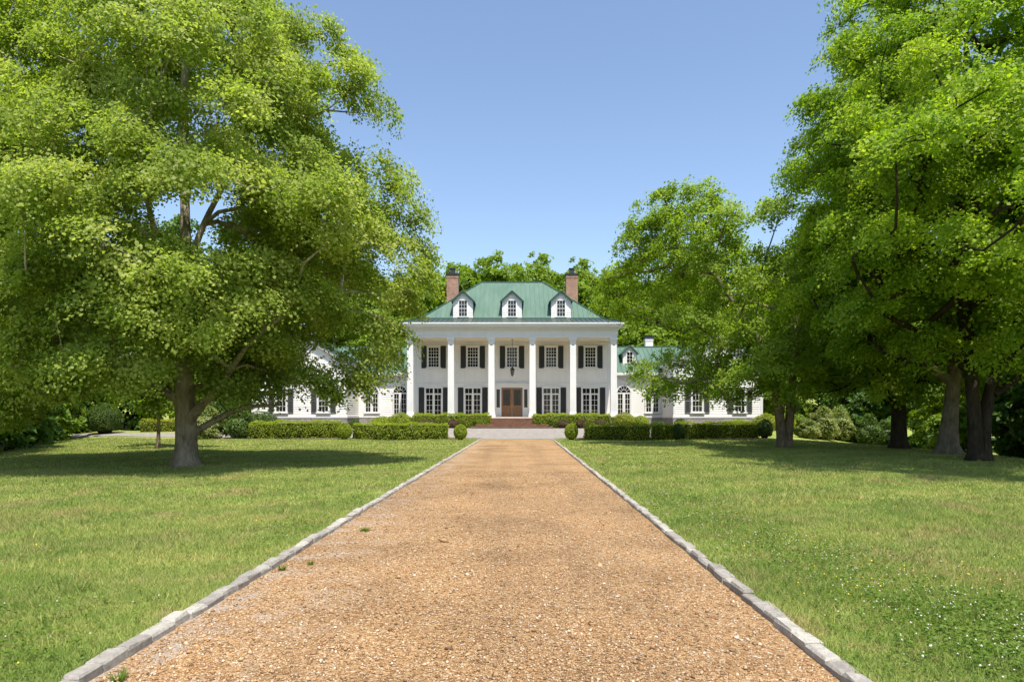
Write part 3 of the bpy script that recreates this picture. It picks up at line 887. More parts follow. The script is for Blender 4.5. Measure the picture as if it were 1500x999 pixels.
# --- the big sycamore on the left lawn
syc = dict(seed=5, right=[(2.6, 3.0), (3.2, 4.6), (4.2, 5.3), (5.2, 6.6), (6.2, 8.0), (7.2, 8.0), (8.3, 7.3), (9.6, 6.4), (10.5, 5.9), (12.0, 5.9), (13.5, 5.2), (15, 3.0), (17.5, .6)],
           left=[(2.3, 5), (2.8, 7.6), (3.4, 9.0), (5, 9.2), (7, 8.5), (9, 7.9), (12, 7.1), (15, 5), (17.5, .8)],
           bough_r=.95, boughs=430, twigs=13, leaves=104, leaf=0.086, lw=.95, twig_r=0.62, flat=0.5, droop=.3, gap=.70, floor=.9, squash=.24,
           trunk=[[(0, 0, 0, .34), (0.03, 0, 1.2, .32), (-.02, 0, 2.4, .29), (0, .05, 4.0, .23), (.05, 0, 6.0, .17), (.0, 0, 8, .14), (-.1, .1, 11, .14), (.1, 0, 14, .08), (0, 0, 16.3, .03)],
                  [(0.12, -.1, 1.35, .17), (.75, -.35, 2.0, .13), (1.3, -.5, 2.45, .11), (2.2, -.8, 3.6, .07), (3.4, -1.0, 4.6, .07)],
                  [(0.15, .1, 1.0, .12), (.75, .3, 1.4, .10), (1.6, .6, 1.85, .08), (2.6, .8, 1.9, .05)],
                  [(-.1, -.1, 2.0, .13), (-1.0, -.5, 2.7, .1), (-2.2, -1.0, 3.0, .08), (-3.6, -1.5, 2.9, .05)],
                  [(0, 0, 5.3, .11), (-.7, -.2, 6.9, .09), (-1.2, -.4, 9, .07), (-2.0, -.3, 11, .06)],
                  [(0, 0, 5.9, .11), (.5, .2, 7.6, .09), (1.3, .4, 9.5, .07), (2.1, .4, 12, .06)]],
           branch_z=2.1, limb_max=.075, tip_r=.008, lobe=.06, sides=16, holes=[(3.1, -6.2, 5.9, 1.15), (2.3, -4.5, 6.4, 1.2), (1.4, -2.6, 7.0, 1.3), (.7, -1.0, 7.4, 1.4), (-.3, 1, 8.0, 1.4), (-1.0, 2.7, 8.5, 1.5), (-2.2, 5.2, 9.2, 1.5), (-3, 7, 9.8, 1.6)],
           extra=[(6.0, .3, 3.3), (5.6, 0, 3.7), (6.2, .2, 4.1), (5.8, .8, 4.5), (6.6, 0, 8.6), (6.2, .4, 9.4), (7.0, .2, 7.9), (4.6, -.3, 2.4), (5.1, .3, 2.7), (5.4, 0, 3.1), (4.2, -.6, 2.8), (-4.5, -2, 1.6), (-5.6, 0, 1.5), (-3.6, -2.5, 2.0), (7.2, 0, 6.0), (7.3, .5, 6.9), (6.8, .4, 5.3), (5.5, 0, 12.1), (5.0, .4, 13.0), (5.6, .4, 11.4), (4.3, 0, 13.6), (.8, -3, 3.9), (-.8, -3.4, 4.3), (1.6, -2.6, 4.8), (0, -3, 5.3), (-2, -3, 4.8), (1.1, -4, 4.4), (2.2, -4, 4.0), (-2.6, -4, 3.6), (-1.5, -2.0, 5.8), (3.2, -3.4, 4.7)])
tree("sycamore_tree", (-10.2, 21.3, gzf(-10.2, 21.3)), "huge pale-barked sycamore with wide leafy crown on the left lawn", syc, M['sycamore'], M['bark_syc'])

# --- right-hand trees
t1150 = dict(seed=8, cap=lambda x: 12.9 if x < -3.4 else max(12.4+(x+3.4)*-.9, 9.3), right=[(2.6, 2.0), (4.5, 4.0), (7, 4.4), (9, 3.2), (10.6, 1.0), (13.0, .1)], left=[(2.6, 6.4), (3.6, 7.4), (5.0, 7.0), (6.0, 7.2), (8, 7.6), (9.4, 8.6), (10.6, 8.2), (12.2, 6.4), (13.0, 4.0)],
             bough_r=.95, boughs=90, twigs=13, leaves=56, leaf=.12, twig_r=.55, flat=.5, droop=.2, gap=.95, floor=2.2, squash=.2,
             trunk=[[(-.12, 0, 0, .26), (-.3, 0, 1.8, .22), (-.55, 0, 3.2, .19), (-1.0, 0, 4.8, .15), (-2.4, 0, 7, .12), (-3.6, .2, 9, .09), (-4.6, .2, 11.5, .05)],
                    [(.14, .05, 0, .24), (.28, .05, 1.8, .21), (.45, .1, 3.6, .17), (.6, .2, 6, .12), (.4, .2, 8.5, .07)],
                    [(-.5, 0, 3.0, .11), (-1.8, -.2, 3.45, .09), (-3.4, -.4, 3.5, .07), (-5.2, -.5, 3.2, .04)]],
             branch_z=3.0, limb_max=.1, tip_r=.011, sides=12,
             holes=[(-5.5, 0, 4.9, 1.0), (-2.2, -1, 4.3, 1.0), (-3.0, -1, 2.6, .8)], extra=[(x_, y_, 9.4-.5*(y_-5.5)+.5*math.sin(3*x_+y_)) for x_ in (-8, -6.8, -5.6, -4.4, -3.2, -2, -.8, .4, 1.6, 2.8, 4) for y_ in (4.4, 5.6, 6.8, 8.0)]+[(-2.7, -1, 4.3), (-3.6, -.8, 4.7), (-1.8, -1, 4.8), (-2.2, -1, 5.4), (-3.2, -1, 5.3), (-4.2, -.6, 4.3), (-1.0, -.8, 4.0), (-1.4, -.6, 3.3)]+[(-6.8, -.3, 3.2), (-5.9, .2, 2.8), (-7.1, .4, 3.9), (-4.4, 0, 3.1), (-5.6, 0, 11.7), (-4.4, .3, 12), (-6.6, 0, 11.1), (-3.4, 0, 11.6), (-7.2, 0, 10.2), (-7.5, .4, 9.2), (-5.0, .5, 11.2), (-6.2, .6, 10.2), (-4.4, -.4, 10.6), (-6.9, 0, 12.2), (-6.0, 0, 12.6), (-5, 0, 12.9), (-4.2, .2, 12.8), (-3.4, 0, 12.4), (-7.5, 0, 11.0), (-7.8, 0, 10.2), (-6.4, -.6, 11.4), (-7, .7, 11.2), (-5.5, .8, 11.6), (-6, 5, 10.6), (-4, 5.8, 10.8), (-2, 6, 10.4), (0, 6, 10), (2, 6, 9), (-7, 4, 9.8), (-5, 4, 11.4), (-3, 4.6, 11.4), (-1, 4.6, 11), (1, 4.6, 10.5), (-7.5, 5, 8.6), (3.4, 5, 8.6), (-5, 6.2, 9.4), (-3, 6.6, 9.4), (-1, 6.8, 9), (1, 6.8, 8.6)])  # back rows of boughs added behind the crown to shade the hedges
tree("twin_trunk_tree", (13.6, 34, gzf(13.6, 34)), "open light-green tree with twin grey trunks leaning toward the house's right wing", t1150, M['ash'], M['bark'])

big_r = dict(seed=21, right=[(3.4, 5), (5, 8), (9, 8.5), (13, 7), (17, 4), (19, .5)], left=[(3.4, 3.2), (4.6, 5.4), (6, 6.8), (8, 7.1), (10, 7.0), (12, 6.9), (13.6, 6.4), (15, 5.7), (17, 4.2), (19, 2)],
             bough_r=1.0, boughs=310, twigs=14, leaves=96, leaf=.095, lw=.85, twig_r=.62, flat=.42, droop=.28, gap=.76, floor=2.6,
             trunk=[[(-.17, 0, 0, .23), (-.19, 0, 1.5, .215), (-.3, 0, 3, .2), (-.5, .1, 6, .2), (-.6, .1, 10, .13), (-.3, .2, 15, .05)],
                    [(.22, .1, 0, .22), (.26, .1, 1.6, .20), (.6, .1, 3.0, .18), (1.6, .2, 5.2, .16), (2.4, .2, 9, .1)],
                    [(.5, 0, 2.3, .14), (1.4, -.2, 2.9, .12), (2.8, -.4, 3.2, .1), (4.5, -.5, 3.8, .06)],
                    [(-.3, 0, 3.0, .14), (-1.8, -.3, 4.1, .11), (-3.6, -.5, 5.0, .07)]],
             branch_z=3.0, limb_max=.12, tip_r=.011, sides=14, lobe=.07, extra=[(x_, y_, 9.0+.32*(y_+6.5)+.7*math.sin(3*x_+y_)) for x_ in (-6.6, -5.2, -3.8, -2.4, -1, .4, 1.8, 3.2, 4.6) for y_ in (-5.2, -6.6, -7.8)]+[(x_, -9.3, 6.9+.5*math.sin(4*x_)) for x_ in (-5, -3.6, -2.2, -.8, .6, 2, 3.4, 4.8)]+[(-3, -7.8, 6.4), (-1, -8.4, 6), (1.5, -8.6, 6.5), (4, -8, 6), (-5, -6.3, 6.2), (3, -9, 5), (-2, -8.6, 5.2), (-4, -7.4, 5.4), (-6, -5, 6.6), (0, -9.2, 5.4), (-4.8, 0, 15.2), (-4.2, 0, 16.4)])  # front boughs, mostly out of view, added to lengthen the lawn shadow
tree("maple_tree", (16.1, 23.5, gzf(16.1, 23.5)), "large dark double-trunked tree nearest the camera at the right edge", big_r, M['maple'], M['bark_dark'])
mid_r = dict(seed=33, right=[(2.8, 4), (5, 7), (9, 7.5), (13, 6), (17, 3), (19.5, .5)], left=[(2.4, 4.0), (3.6, 5.4), (5, 5.8), (8, 5.8), (10.5, 5.2), (13, 4.4), (16, 3.0), (19.5, .5)],
             bough_r=1.15, boughs=190, twigs=14, leaves=60, leaf=.125, lw=.85, twig_r=.62, flat=.42, droop=.28, gap=.88, floor=2.0,
             trunk=[[(0, 0, 0, .37), (-.03, 0, 1.5, .33), (-.02, 0, 3, .30), (.2, .1, 6, .24), (.2, .1, 10, .15), (.1, .2, 16, .05)],
                    [(0, 0, 2.6, .18), (1.6, -.3, 4.0, .14), (3.2, -.4, 5.5, .08)]],
             branch_z=2.8, limb_max=.12, tip_r=.012, sides=12)
tree("maple_tree", (18.5, 32.6, gzf(18.5, 32.6)), "large tree with one straight dark trunk between the twin-trunk tree and the pale trunk", mid_r, M['maple'], M['bark_dark'])
pale_r = dict(seed=44, right=[(4, 3), (6, 5.5), (10, 6), (15, 4), (18, .5)], left=[(4, 3), (6, 5.0), (10, 5.5), (15, 4), (18, .5)],
              bough_r=1.3, boughs=60, twigs=12, leaves=44, leaf=.19, twig_r=.65, flat=.45, droop=.25, gap=.9, floor=3,
              trunk=[[(-.05, 0, 0, .38), (0, 0, 1.0, .33), (.10, 0, 1.9, .27), (.22, 0, 3.6, .24), (.2, .1, 7, .2), (.1, .1, 14, .06)],
                     [(.1, 0, 2.9, .2), (-1.4, .2, 3.9, .15), (-3.0, .3, 4.6, .08)]],
              branch_z=3.6, limb_max=.1, tip_r=.012, sides=14, lobe=.09)
tree("sycamore_tree", (17.1, 26.7, gzf(17.1, 26.7)), "tree with a thick pale flaking trunk between two dark trunks at right", pale_r, M['maple'], M['bark_pale'])

small = dict(seed=51, right=[(1.6, 1.0), (2.2, 2.2), (3.4, 2.6), (5, 1.6), (6.2, .3)], left=[(1.6, 1.0), (2.2, 2.3), (3.4, 2.6), (5, 1.6), (6.2, .3)],
             bough_r=.7, boughs=30, twigs=9, leaves=30, leaf=.14, twig_r=.4, flat=.5, droop=.2, floor=1.4,
             trunk=[[(0, 0, 0, .085), (.02, 0, 1.2, .075), (0, 0, 2.4, .06), (0, 0, 5.4, .02)]], branch_z=1.5, limb_max=.045, tip_r=.007, sides=9, lobe=.03)
tree("young_tree", (-17.1, 33, gzf(-17.1, 33)), "young slender tree with thin trunk on the left lawn behind the sycamore", small, M['ash'], M['bark'])

# --- woodland: four prototypes, then copies
def wood_spec(seed, h, r_, low, boughs=46, leaf=.42, wide=.45):
    pr = [(low, r_*.55), (low+(h-low)*.25, r_*.95), (low+(h-low)*.5, r_), (low+(h-low)*.75, r_*.72), (h, r_*.12)]
    return dict(seed=seed, right=pr, left=pr, bough_r=r_*.27, boughs=boughs, twigs=10, leaves=52, leaf=leaf, lw=.8, twig_r=r_*.14, flat=.55, droop=.2, gap=.8, floor=max(low-1, .3),
                trunk=[[(0, 0, 0, .26), (.1, 0, h*.3, .2), (-.1, .1, h*.6, .12), (0, 0, h*.93, .03)]], branch_z=low*.8+.4, limb_max=.1, tip_r=.02, sides=8, twig_branches=.12)
WG = {'house': ("tall leafy woodland tree in the wood behind the house roof", "woodland trees behind the house"),
      'left': ("dense woodland tree in the shady wood behind the big sycamore", "woodland trees at the left"),
      'right': ("dense woodland tree in the shady wood beyond the right-hand trunks", "woodland trees at the right"),
      'hill': ("distant tree on the wooded rise right of the right chimney", "trees on the wooded rise")}
protos = []
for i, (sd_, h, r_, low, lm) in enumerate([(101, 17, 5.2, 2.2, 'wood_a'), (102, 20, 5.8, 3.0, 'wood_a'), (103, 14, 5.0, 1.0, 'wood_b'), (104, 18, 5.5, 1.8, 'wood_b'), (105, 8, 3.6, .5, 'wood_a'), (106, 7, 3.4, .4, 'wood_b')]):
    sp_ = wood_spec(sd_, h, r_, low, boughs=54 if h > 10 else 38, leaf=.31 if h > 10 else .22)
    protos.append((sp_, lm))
made = {}
NAMES = ["woodland_tree", "woodland_tree", "woodland_tree", "woodland_tree", "understory_tree", "understory_tree"]
def place(i, x, y, g, sc=1.0, label=None, sink=0.0):
    z = gzf(x, y)-sink
    if g in ('house', 'hill'): sc *= 1.06
    rz = random.uniform(0, 6.28)
    if i not in made:
        root = empty(NAMES[i], (x, y, z))
        tb, Q = tree_parts(protos[i][0])
        tb.build("trunk", M['bark_dark'], root, True)
        link("crown", np_mesh("crown", Q, 4), M[protos[i][1]], root)
        root.rotation_euler = (0, 0, rz); root.scale = (sc,)*3
        made[i] = root
    else:
        root = dup(made[i], (x, y, z), rz, sc)
    lab, grp = WG[g]
    tag(root, label or lab, "tree", grp)
    return root

# behind the house
for (i, x, y, sc) in [(1, -24, 84, 1.0), (0, -17.5, 80, 1.0), (1, -11, 86, .95), (0, -15, 90, 1.0), (0, -5, 88, .93), (1, 1.5, 90, .92), (0, 7.5, 86, 1.03), (1, 13, 90, .90), (0, 18, 83, 1.0),
                      (1, 24, 86, 1.0), (0, 29, 80, 1.05), (3, -20, 94, 1.05), (3, -2, 97, .95), (3, 10, 99, .98), (3, 22, 96, 1.0), (0, 33, 88, 1.1), (1, -31, 88, 1.05), (0, -1.5, 84, .92), (0, 4.5, 93, 1.0), (1, -8, 95, .98), (0, 10.5, 82, .9), (0, -12, 80, .95), (1, 7, 104, .95), (1, 16, 98, 1.0), (0, 21, 77, .95), (4, -16, 75, 1.2), (4, 16, 76, 1.2), (1, -4, 100, 1.05), (1, 1, 106, 1.05), (0, -9.5, 98, 1.1), (1, 12, 108, 1.02), (0, 3, 98, 1.08), (1, -7, 108, 1.05), (1, 18, 108, 1.0), (1, -13, 104, 1.05), (1, -2.5, 93, 1.03), (1, 4, 95, 1.04), (1, 9.5, 94, 1.0), (0, -6.5, 91, 1.1)]:
    place(i, x, y, 'house', sc)
for (i, x, y, sc) in [(0, 12, 118, .95), (1, 20, 122, .95), (0, 28, 118, 1.0), (1, 36, 125, 1.05), (0, 5, 125, .85), (3, 45, 115, 1.1), (1, 55, 120, 1.1), (0, 15, 135, 1.0), (1, 25, 140, 1.0), (0, 35, 140, 1.0)]:
    place(i, x, y, 'hill', sc)
# left wood
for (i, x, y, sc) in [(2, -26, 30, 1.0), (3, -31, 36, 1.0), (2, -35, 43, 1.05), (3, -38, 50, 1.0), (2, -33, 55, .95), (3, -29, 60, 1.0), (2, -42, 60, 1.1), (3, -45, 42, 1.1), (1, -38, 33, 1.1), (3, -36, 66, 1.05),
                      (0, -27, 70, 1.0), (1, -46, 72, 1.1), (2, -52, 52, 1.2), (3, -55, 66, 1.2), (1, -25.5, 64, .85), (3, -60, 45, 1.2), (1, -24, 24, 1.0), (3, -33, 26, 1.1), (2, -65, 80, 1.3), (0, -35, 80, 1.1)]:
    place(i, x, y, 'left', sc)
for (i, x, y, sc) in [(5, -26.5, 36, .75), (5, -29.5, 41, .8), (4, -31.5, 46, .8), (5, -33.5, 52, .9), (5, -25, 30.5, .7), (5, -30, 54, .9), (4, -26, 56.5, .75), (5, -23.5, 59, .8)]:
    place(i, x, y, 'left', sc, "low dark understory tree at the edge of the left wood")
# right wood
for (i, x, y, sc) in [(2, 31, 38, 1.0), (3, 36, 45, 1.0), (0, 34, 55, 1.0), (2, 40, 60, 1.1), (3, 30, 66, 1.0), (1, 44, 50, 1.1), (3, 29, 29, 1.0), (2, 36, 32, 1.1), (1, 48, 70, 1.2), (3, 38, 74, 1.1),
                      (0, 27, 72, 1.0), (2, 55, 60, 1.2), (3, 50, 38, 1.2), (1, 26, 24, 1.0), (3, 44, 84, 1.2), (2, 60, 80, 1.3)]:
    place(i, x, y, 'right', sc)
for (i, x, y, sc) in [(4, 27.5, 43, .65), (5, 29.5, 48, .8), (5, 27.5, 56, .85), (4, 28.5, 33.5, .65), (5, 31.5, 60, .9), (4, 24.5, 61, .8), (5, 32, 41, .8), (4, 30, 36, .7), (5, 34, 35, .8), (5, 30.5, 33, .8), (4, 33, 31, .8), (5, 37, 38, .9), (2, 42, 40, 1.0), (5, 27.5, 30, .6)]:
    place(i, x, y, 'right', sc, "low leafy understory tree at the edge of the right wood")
# flowering shrubs at wood edges
for (x, y, rx, h, m_, lab) in [(22.6, 50, 1.3, 2.0, 'paleshrub', "pale flowering shrub by the right end of the house"), (24.4, 51.5, 1.4, 2.1, 'paleshrub', "cream-flecked shrub behind the twin-trunk tree"),
                               (26.2, 50.5, 1.2, 1.9, 'boxdark', "dark rounded shrub at the right lawn edge"), (21.0, 48.5, .9, 1.1, 'paleshrub', "low pale shrub beside the right end of the hedge row"),
                               (28.2, 52, 1.3, 1.8, 'boxdark', "second dark shrub further along the right lawn edge"),
                               (-20.3, 45.6, 1.3, 1.9, 'paleshrub', "pale speckled shrub right behind the sycamore trunk"), (-18.4, 46.2, 1.2, 1.7, 'boxdark', "dark shrub between the sycamore trunk and the left end of the hedge row"),
                               (-23.4, 53.5, 1.5, 2.6, 'boxdark', "tall dark shrub left of the house's left gabled wing")]:
    shrub("flowering_shrub" if m_ == 'paleshrub' else "evergreen_shrub", x, y, rx, rx*.85, h, M[m_], lab, n=5000, ls=.13, wob=.38)

# ------------------------------------------------------------------ the house
HB = (0, 60, 0.5)
house = empty("house", HB)
tag(house, "white two-storey columned mansion with green metal roof and low gabled wings", "house")
def hp(mb, name, m, smooth=False):
    mb.v = [(a-HB[0], b-HB[1], c-HB[2]) for a, b, c in mb.v]
    return mb.build(name, m, house, smooth)

def clap(mb, a, b, z0, z1, n, rng_fn=None, step=0.17):
    """clapboards on the wall from a to b (xy), outward normal n"""
    a = Vector((*a, 0)); b = Vector((*b, 0)); n = Vector((*n, 0)); L = (b-a).length; d = (b-a)/L
    z = z0
    while z < z1-1e-4:
        zt = min(z+step, z1)
        r0 = rng_fn(z) if rng_fn else (0, L); r1 = rng_fn(zt) if rng_fn else (0, L)
        if r1[1]-r1[0] < 0.02: break
        o0, o1 = n*0.03, n*0.006
        q = [a+d*r0[0]+o0+Vector((0,0,z)), a+d*r0[1]+o0+Vector((0,0,z)), a+d*r1[1]+o1+Vector((0,0,zt)), a+d*r1[0]+o1+Vector((0,0,zt)),
             a+d*r0[0]+n*.004+Vector((0,0,z)), a+d*r0[1]+n*.004+Vector((0,0,z))]
        mb.add(q, [(0, 1, 2, 3), (4, 5, 1, 0)])
        z = zt

def roof_face(mb, pts, th=0.06, seam=0.42, rib=True):
    P = [Vector(q) for q in pts]
    nrm = (P[1]-P[0]).cross(P[2]-P[0]).normalized()
    if nrm.z < 0: nrm = -nrm
    mb.prism([q for q in P], -nrm*th)
    if not rib: return
    u = Vector((0, 0, 1)).cross(nrm).normalized(); v = nrm.cross(u).normalized()
    o = P[0]
    q2 = [((q-o).dot(u), (q-o).dot(v)) for q in P]
    lo = min(a for a, _ in q2); hi = max(a for a, _ in q2)
    k = max(1, round((hi-lo)/seam)); s_ = (hi-lo)/k
    for i in range(k+1):
        x = lo+i*s_
        x = min(max(x, lo+.02), hi-.02)
        c = []
        for j in range(len(q2)):
            (a0, b0), (a1, b1) = q2[j], q2[(j+1) % len(q2)]
            if (a0-x)*(a1-x) < 0: c.append(b0+(b1-b0)*(x-a0)/(a1-a0))
        if len(c) >= 2 and max(c)-min(c) > .05:
            mb.beam(o+u*x+v*min(c)+nrm*.001, o+u*x+v*max(c)+nrm*.001, .035, .045, nrm)

# --- main walls
mb = MB(); mb.box(-8.6, 8.6, 60.0, 69.5, 0.3, 9.2)
clap(mb, (-8.6, 60), (8.6, 60), 1.37, 8.0, (0, -1)); clap(mb, (8.6, 60), (8.6, 69.5), 1.37, 8.0, (1, 0)); clap(mb, (-8.6, 69.5), (-8.6, 60), 1.37, 8.0, (-1, 0))
hp(mb, "wall", M['white_siding'])
# belt course + corner boards + frieze board on the porch wall
mb = MB()
mb.box(-8.63, -8.35, 59.95, 60.0, 1.35, 8.0); mb.box(8.35, 8.63, 59.95, 60.0, 1.35, 8.0)
mb.box(-8.35, 8.35, 59.955, 60.0, 7.75, 8.0); mb.box(-8.35, 8.35, 59.955, 60.0, 1.37, 1.55)
mb.box(-8.35, 8.35, 59.94, 60.0, 4.35, 4.45)
hp(mb, "wall_trim", M['white'])
# porch floor
mb = MB(); mb.box(-8.85, 8.85, 56.6, 60.0, 0.35, 1.35)
hp(mb, "porch_floor", M['stone'])
mb = MB(); mb.box(-8.95, 8.95, 56.5, 60.0, 1.352, 1.40); mb.box(-2.6, 2.6, 56.4, 56.5, 1.30, 1.40)
hp(mb, "porch_paving", M['bounce_floor'])
# ceiling
mb = MB(); mb.box(-8.5, 8.5, 57.1, 60.0, 8.02, 8.1)
hp(mb, "porch_ceiling", M['ceiling'])
# entablature
mb = MB()
for (a, b, z0, z1) in ((0.0, 0, 8.0, 8.18), (.04, 0, 8.18, 8.62), (.14, 0, 8.62, 8.74), (.24, 0, 8.74, 8.84)):
    mb.box(-8.74-a, 8.74+a, 56.72-a, 57.24, z0, z1)
    mb.box(-8.74-a, -8.3, 57.24, 69.5, z0, z1); mb.box(8.3, 8.74+a, 57.24, 69.5, z0, z1)
hp(mb, "entablature", M['white'])
mb = MB()
mb.box(-9.1, 9.1, 56.2, 69.9, 8.84, 8.94); mb.box(-9.16, 9.16, 56.14, 69.96, 8.94, 9.06); mb.box(-9.22, 9.22, 56.08, 70.02, 9.06, 9.17)
hp(mb, "cornice", M['white'])
# columns
cp = None
for i, x in enumerate((-8.47, -5.08, -1.71, 1.71, 5.08, 8.47)):
    if cp is None:
        mb = MB(); mb.frustum(0, 0, .42, 6.20, .53, .49)
        col_ = mb.build("column", M['white'], house)
        c = MB(); c.box(-.33, .33, -.33, .33, 0, .16); c.frustum(0, 0, .16, .42, .62, .55)
        c.build("column_base", M['white'], col_)
        c = MB(); c.box(-.27, .27, -.27, .27, 6.20, 6.27); c.frustum(0, 0, 6.27, 6.42, .50, .62); c.box(-.335, .335, -.335, .335, 6.42, 6.598)
        c.build("capital", M['white'], col_)
        c = MB(); c.box(-.10, .10, -.256, -.245, 5.96, 6.02)
        c.build("necking_slot", M['black_metal'], col_)
        cp = col_
    else:
        col_ = cp.copy(); COL.objects.link(col_)
        for ch in cp.children:
            d = ch.copy(); COL.objects.link(d); d.parent = col_
    col_.location = (x-HB[0], 57.0-HB[1], 1.402-HB[2])

# --- windows (made once, then copied with their panes)
wcache = {}
def copy_part(o, loc):
    c = o.copy(); COL.objects.link(c); c.location = loc
    for g in o.children:
        d = g.copy(); COL.objects.link(d); d.parent = c
    return c
def put(key, fn, x, y, z):
    loc = (x-HB[0], y-HB[1], z-HB[2])
    if key in wcache: return copy_part(wcache[key], loc)
    o = fn(); o.location = loc; wcache[key] = o
    return o
def grid(f, x0, x1, z0, z1, cols, rows, t_=.03, y=-.035):
    for i in range(1, cols):
        x = x0+(x1-x0)*i/cols; f.box(x-t_/2, x+t_/2, y, -.012, z0, z1)
    for j in range(1, rows):
        z = z0+(z1-z0)*j/rows
        f.box(x0, x1, y-.002, -.012, z-t_/2, z+t_/2)
def casing(f, w_, h, c=.11, sill=True, head=.16):
    f.box(-w_/2-c, -w_/2, -.075, 0, 0, h); f.box(w_/2, w_/2+c, -.075, 0, 0, h)
    f.box(-w_/2-c-.03, w_/2+c+.03, -.095, 0, h, h+head)
    if sill: f.box(-w_/2-c-.08, w_/2+c+.08, -.16, 0, -.11, 0)
    f.box(-w_/2, -w_/2+.045, -.055, -.012, 0, h); f.box(w_/2-.045, w_/2, -.055, -.012, 0, h)
    f.box(-w_/2+.045, w_/2-.045, -.055, -.012, h-.05, h); f.box(-w_/2+.045, w_/2-.045, -.055, -.012, 0, .06)
def win_up():
    f = MB(); casing(f, .96, 1.78)
    f.box(-.435, .435, -.056, -.012, .86, .92)
    grid(f, -.435, .435, .06, .86, 4, 3); grid(f, -.435, .435, .92, 1.73, 4, 3)
    o = f.build("window", M['white'], house)
    g = MB(); g.box(-.48, .48, -.012, -.034+.026, 0, 1.78); g.build("pane", M['glass'], o)
    return o
def win_low():
    f = MB(); casing(f, 1.44, 2.5, .09, False)
    f.box(-.06, .06, -.07, -.012, .06, 2.45)
    f.box(-.675, -.06, -.065, -.012, 1.90, 2.02); f.box(.06, .675, -.065, -.012, 1.90, 2.02)
    for s_ in (-1, 1):
        a, b = sorted((s_*.06, s_*.675))
        a1, b1 = a+.04, b-.04
        f.box(a, a1, -.05, -.012, .06, 1.9); f.box(b1, b, -.05, -.012, .06, 1.9)
        grid(f, a1, b1, .06, 1.9, 2, 4); grid(f, a, b, 2.02, 2.45, 2, 1)
    o = f.build("window", M['white'], house)
    g = MB(); g.box(-.72, .72, -.012, -.008, 0, 2.5); g.build("pane", M['glass'], o)
    return o
def win_pav():
    f = MB(); casing(f, .86, 1.9, .1, True)
    f.box(-.385, .385, -.056, -.012, .93, .99)
    grid(f, -.385, .385, .06, .93, 3, 2); grid(f, -.385, .385, .99, 1.85, 3, 2)
    o = f.build("window", M['white'], house)
    g = MB(); g.box(-.43, .43, -.012, -.008, 0, 1.9); g.build("pane", M['glass'], o)
    return o
def win_arch(h):
    def fn():
        f = MB(); w_ = 1.16; hr = w_/2; c = .1
        f.box(-hr-c, -hr, -.075, 0, 0, h); f.box(hr, hr+c, -.075, 0, 0, h); f.box(-hr-c-.06, hr+c+.06, -.14, 0, -.1, 0)
        f.box(-.07, .07, -.07, -.012, 0, h); f.box(-hr, hr, -.065, -.012, h-.05, h+.07)
        for s_ in (-1, 1):
            a, b = sorted((s_*.07, s_*hr))
            f.box(a, a+.05, -.05, -.012, 0, h-.05); f.box(b-.05, b, -.05, -.012, 0, h-.05)
            f.box(a+.05, b-.05, -.05, -.012, 0, .07)
            grid(f, a+.05, b-.05, .07, h-.05, 2, 4)
        n_ = 14; zc = h+.07
        for k in range(n_):
            a0, a1 = math.pi*k/n_, math.pi*(k+1)/n_
            for (ri, ro, yy) in ((hr, hr+c, -.075), (hr*.42, hr*.42+.03, -.04)):
                q = [(ri*math.cos(a0), yy, zc+ri*math.sin(a0)), (ro*math.cos(a0), yy, zc+ro*math.sin(a0)), (ro*math.cos(a1), yy, zc+ro*math.sin(a1)), (ri*math.cos(a1), yy, zc+ri*math.sin(a1))]
                f.prism(q, (0, -yy-.012, 0))
        for k in range(1, 6):
            a0 = math.pi*k/6
            f.beam((hr*.45*math.cos(a0), -.025, zc+hr*.45*math.sin(a0)), (hr*math.cos(a0), -.025, zc+hr*math.sin(a0)), .03, .02, (0, -1, 0))
        o = f.build("arched_window", M['white'], house)
        g = MB(); g.box(-hr, hr, -.012, -.008, 0, zc)
        pts = [(hr*math.cos(math.pi*k/n_), -.012, zc+hr*math.sin(math.pi*k/n_)) for k in range(n_+1)]
        g.prism(pts, (0, .004, 0)); g.build("pane", M['glass'], o)
        return o
    return fn
def shutter(h, wd):
    def fn():
        f = MB(); f.box(-wd/2, wd/2, -.035, 0, .0, h)
        f.box(-wd/2, -wd/2+.06, -.06, -.035, 0, h); f.box(wd/2-.06, wd/2, -.06, -.035, 0, h)
        for z0, z1 in ((0, .09), (h/2-.04, h/2+.04), (h-.09, h)): f.box(-wd/2+.06, wd/2-.06, -.06, -.035, z0, z1)
        k = int(h/.085)
        for j in range(1, k):
            z = j*h/k
            f.add([(-wd/2+.06, -.055, z-.02), (wd/2-.06, -.055, z-.02), (wd/2-.06, -.037, z+.03), (-wd/2+.06, -.037, z+.03)], [(0, 1, 2, 3)])
        return f.build("shutter", M['shutter'], house)
    return fn
YW = 59.96
for x in (-6.88, -3.44, 0, 3.44, 6.88):
    put('up', win_up, x, YW, 5.74)
    for s_ in (-1, 1): put('su', shutter(1.96, .48), x+s_*.83, YW, 5.66)
for x in (-6.88, -3.44, 3.44, 6.88):
    put('low', win_low, x, YW, 1.44)
    for s_ in (-1, 1): put('sl', shutter(2.56, .49), x+s_*1.06, YW, 1.42)

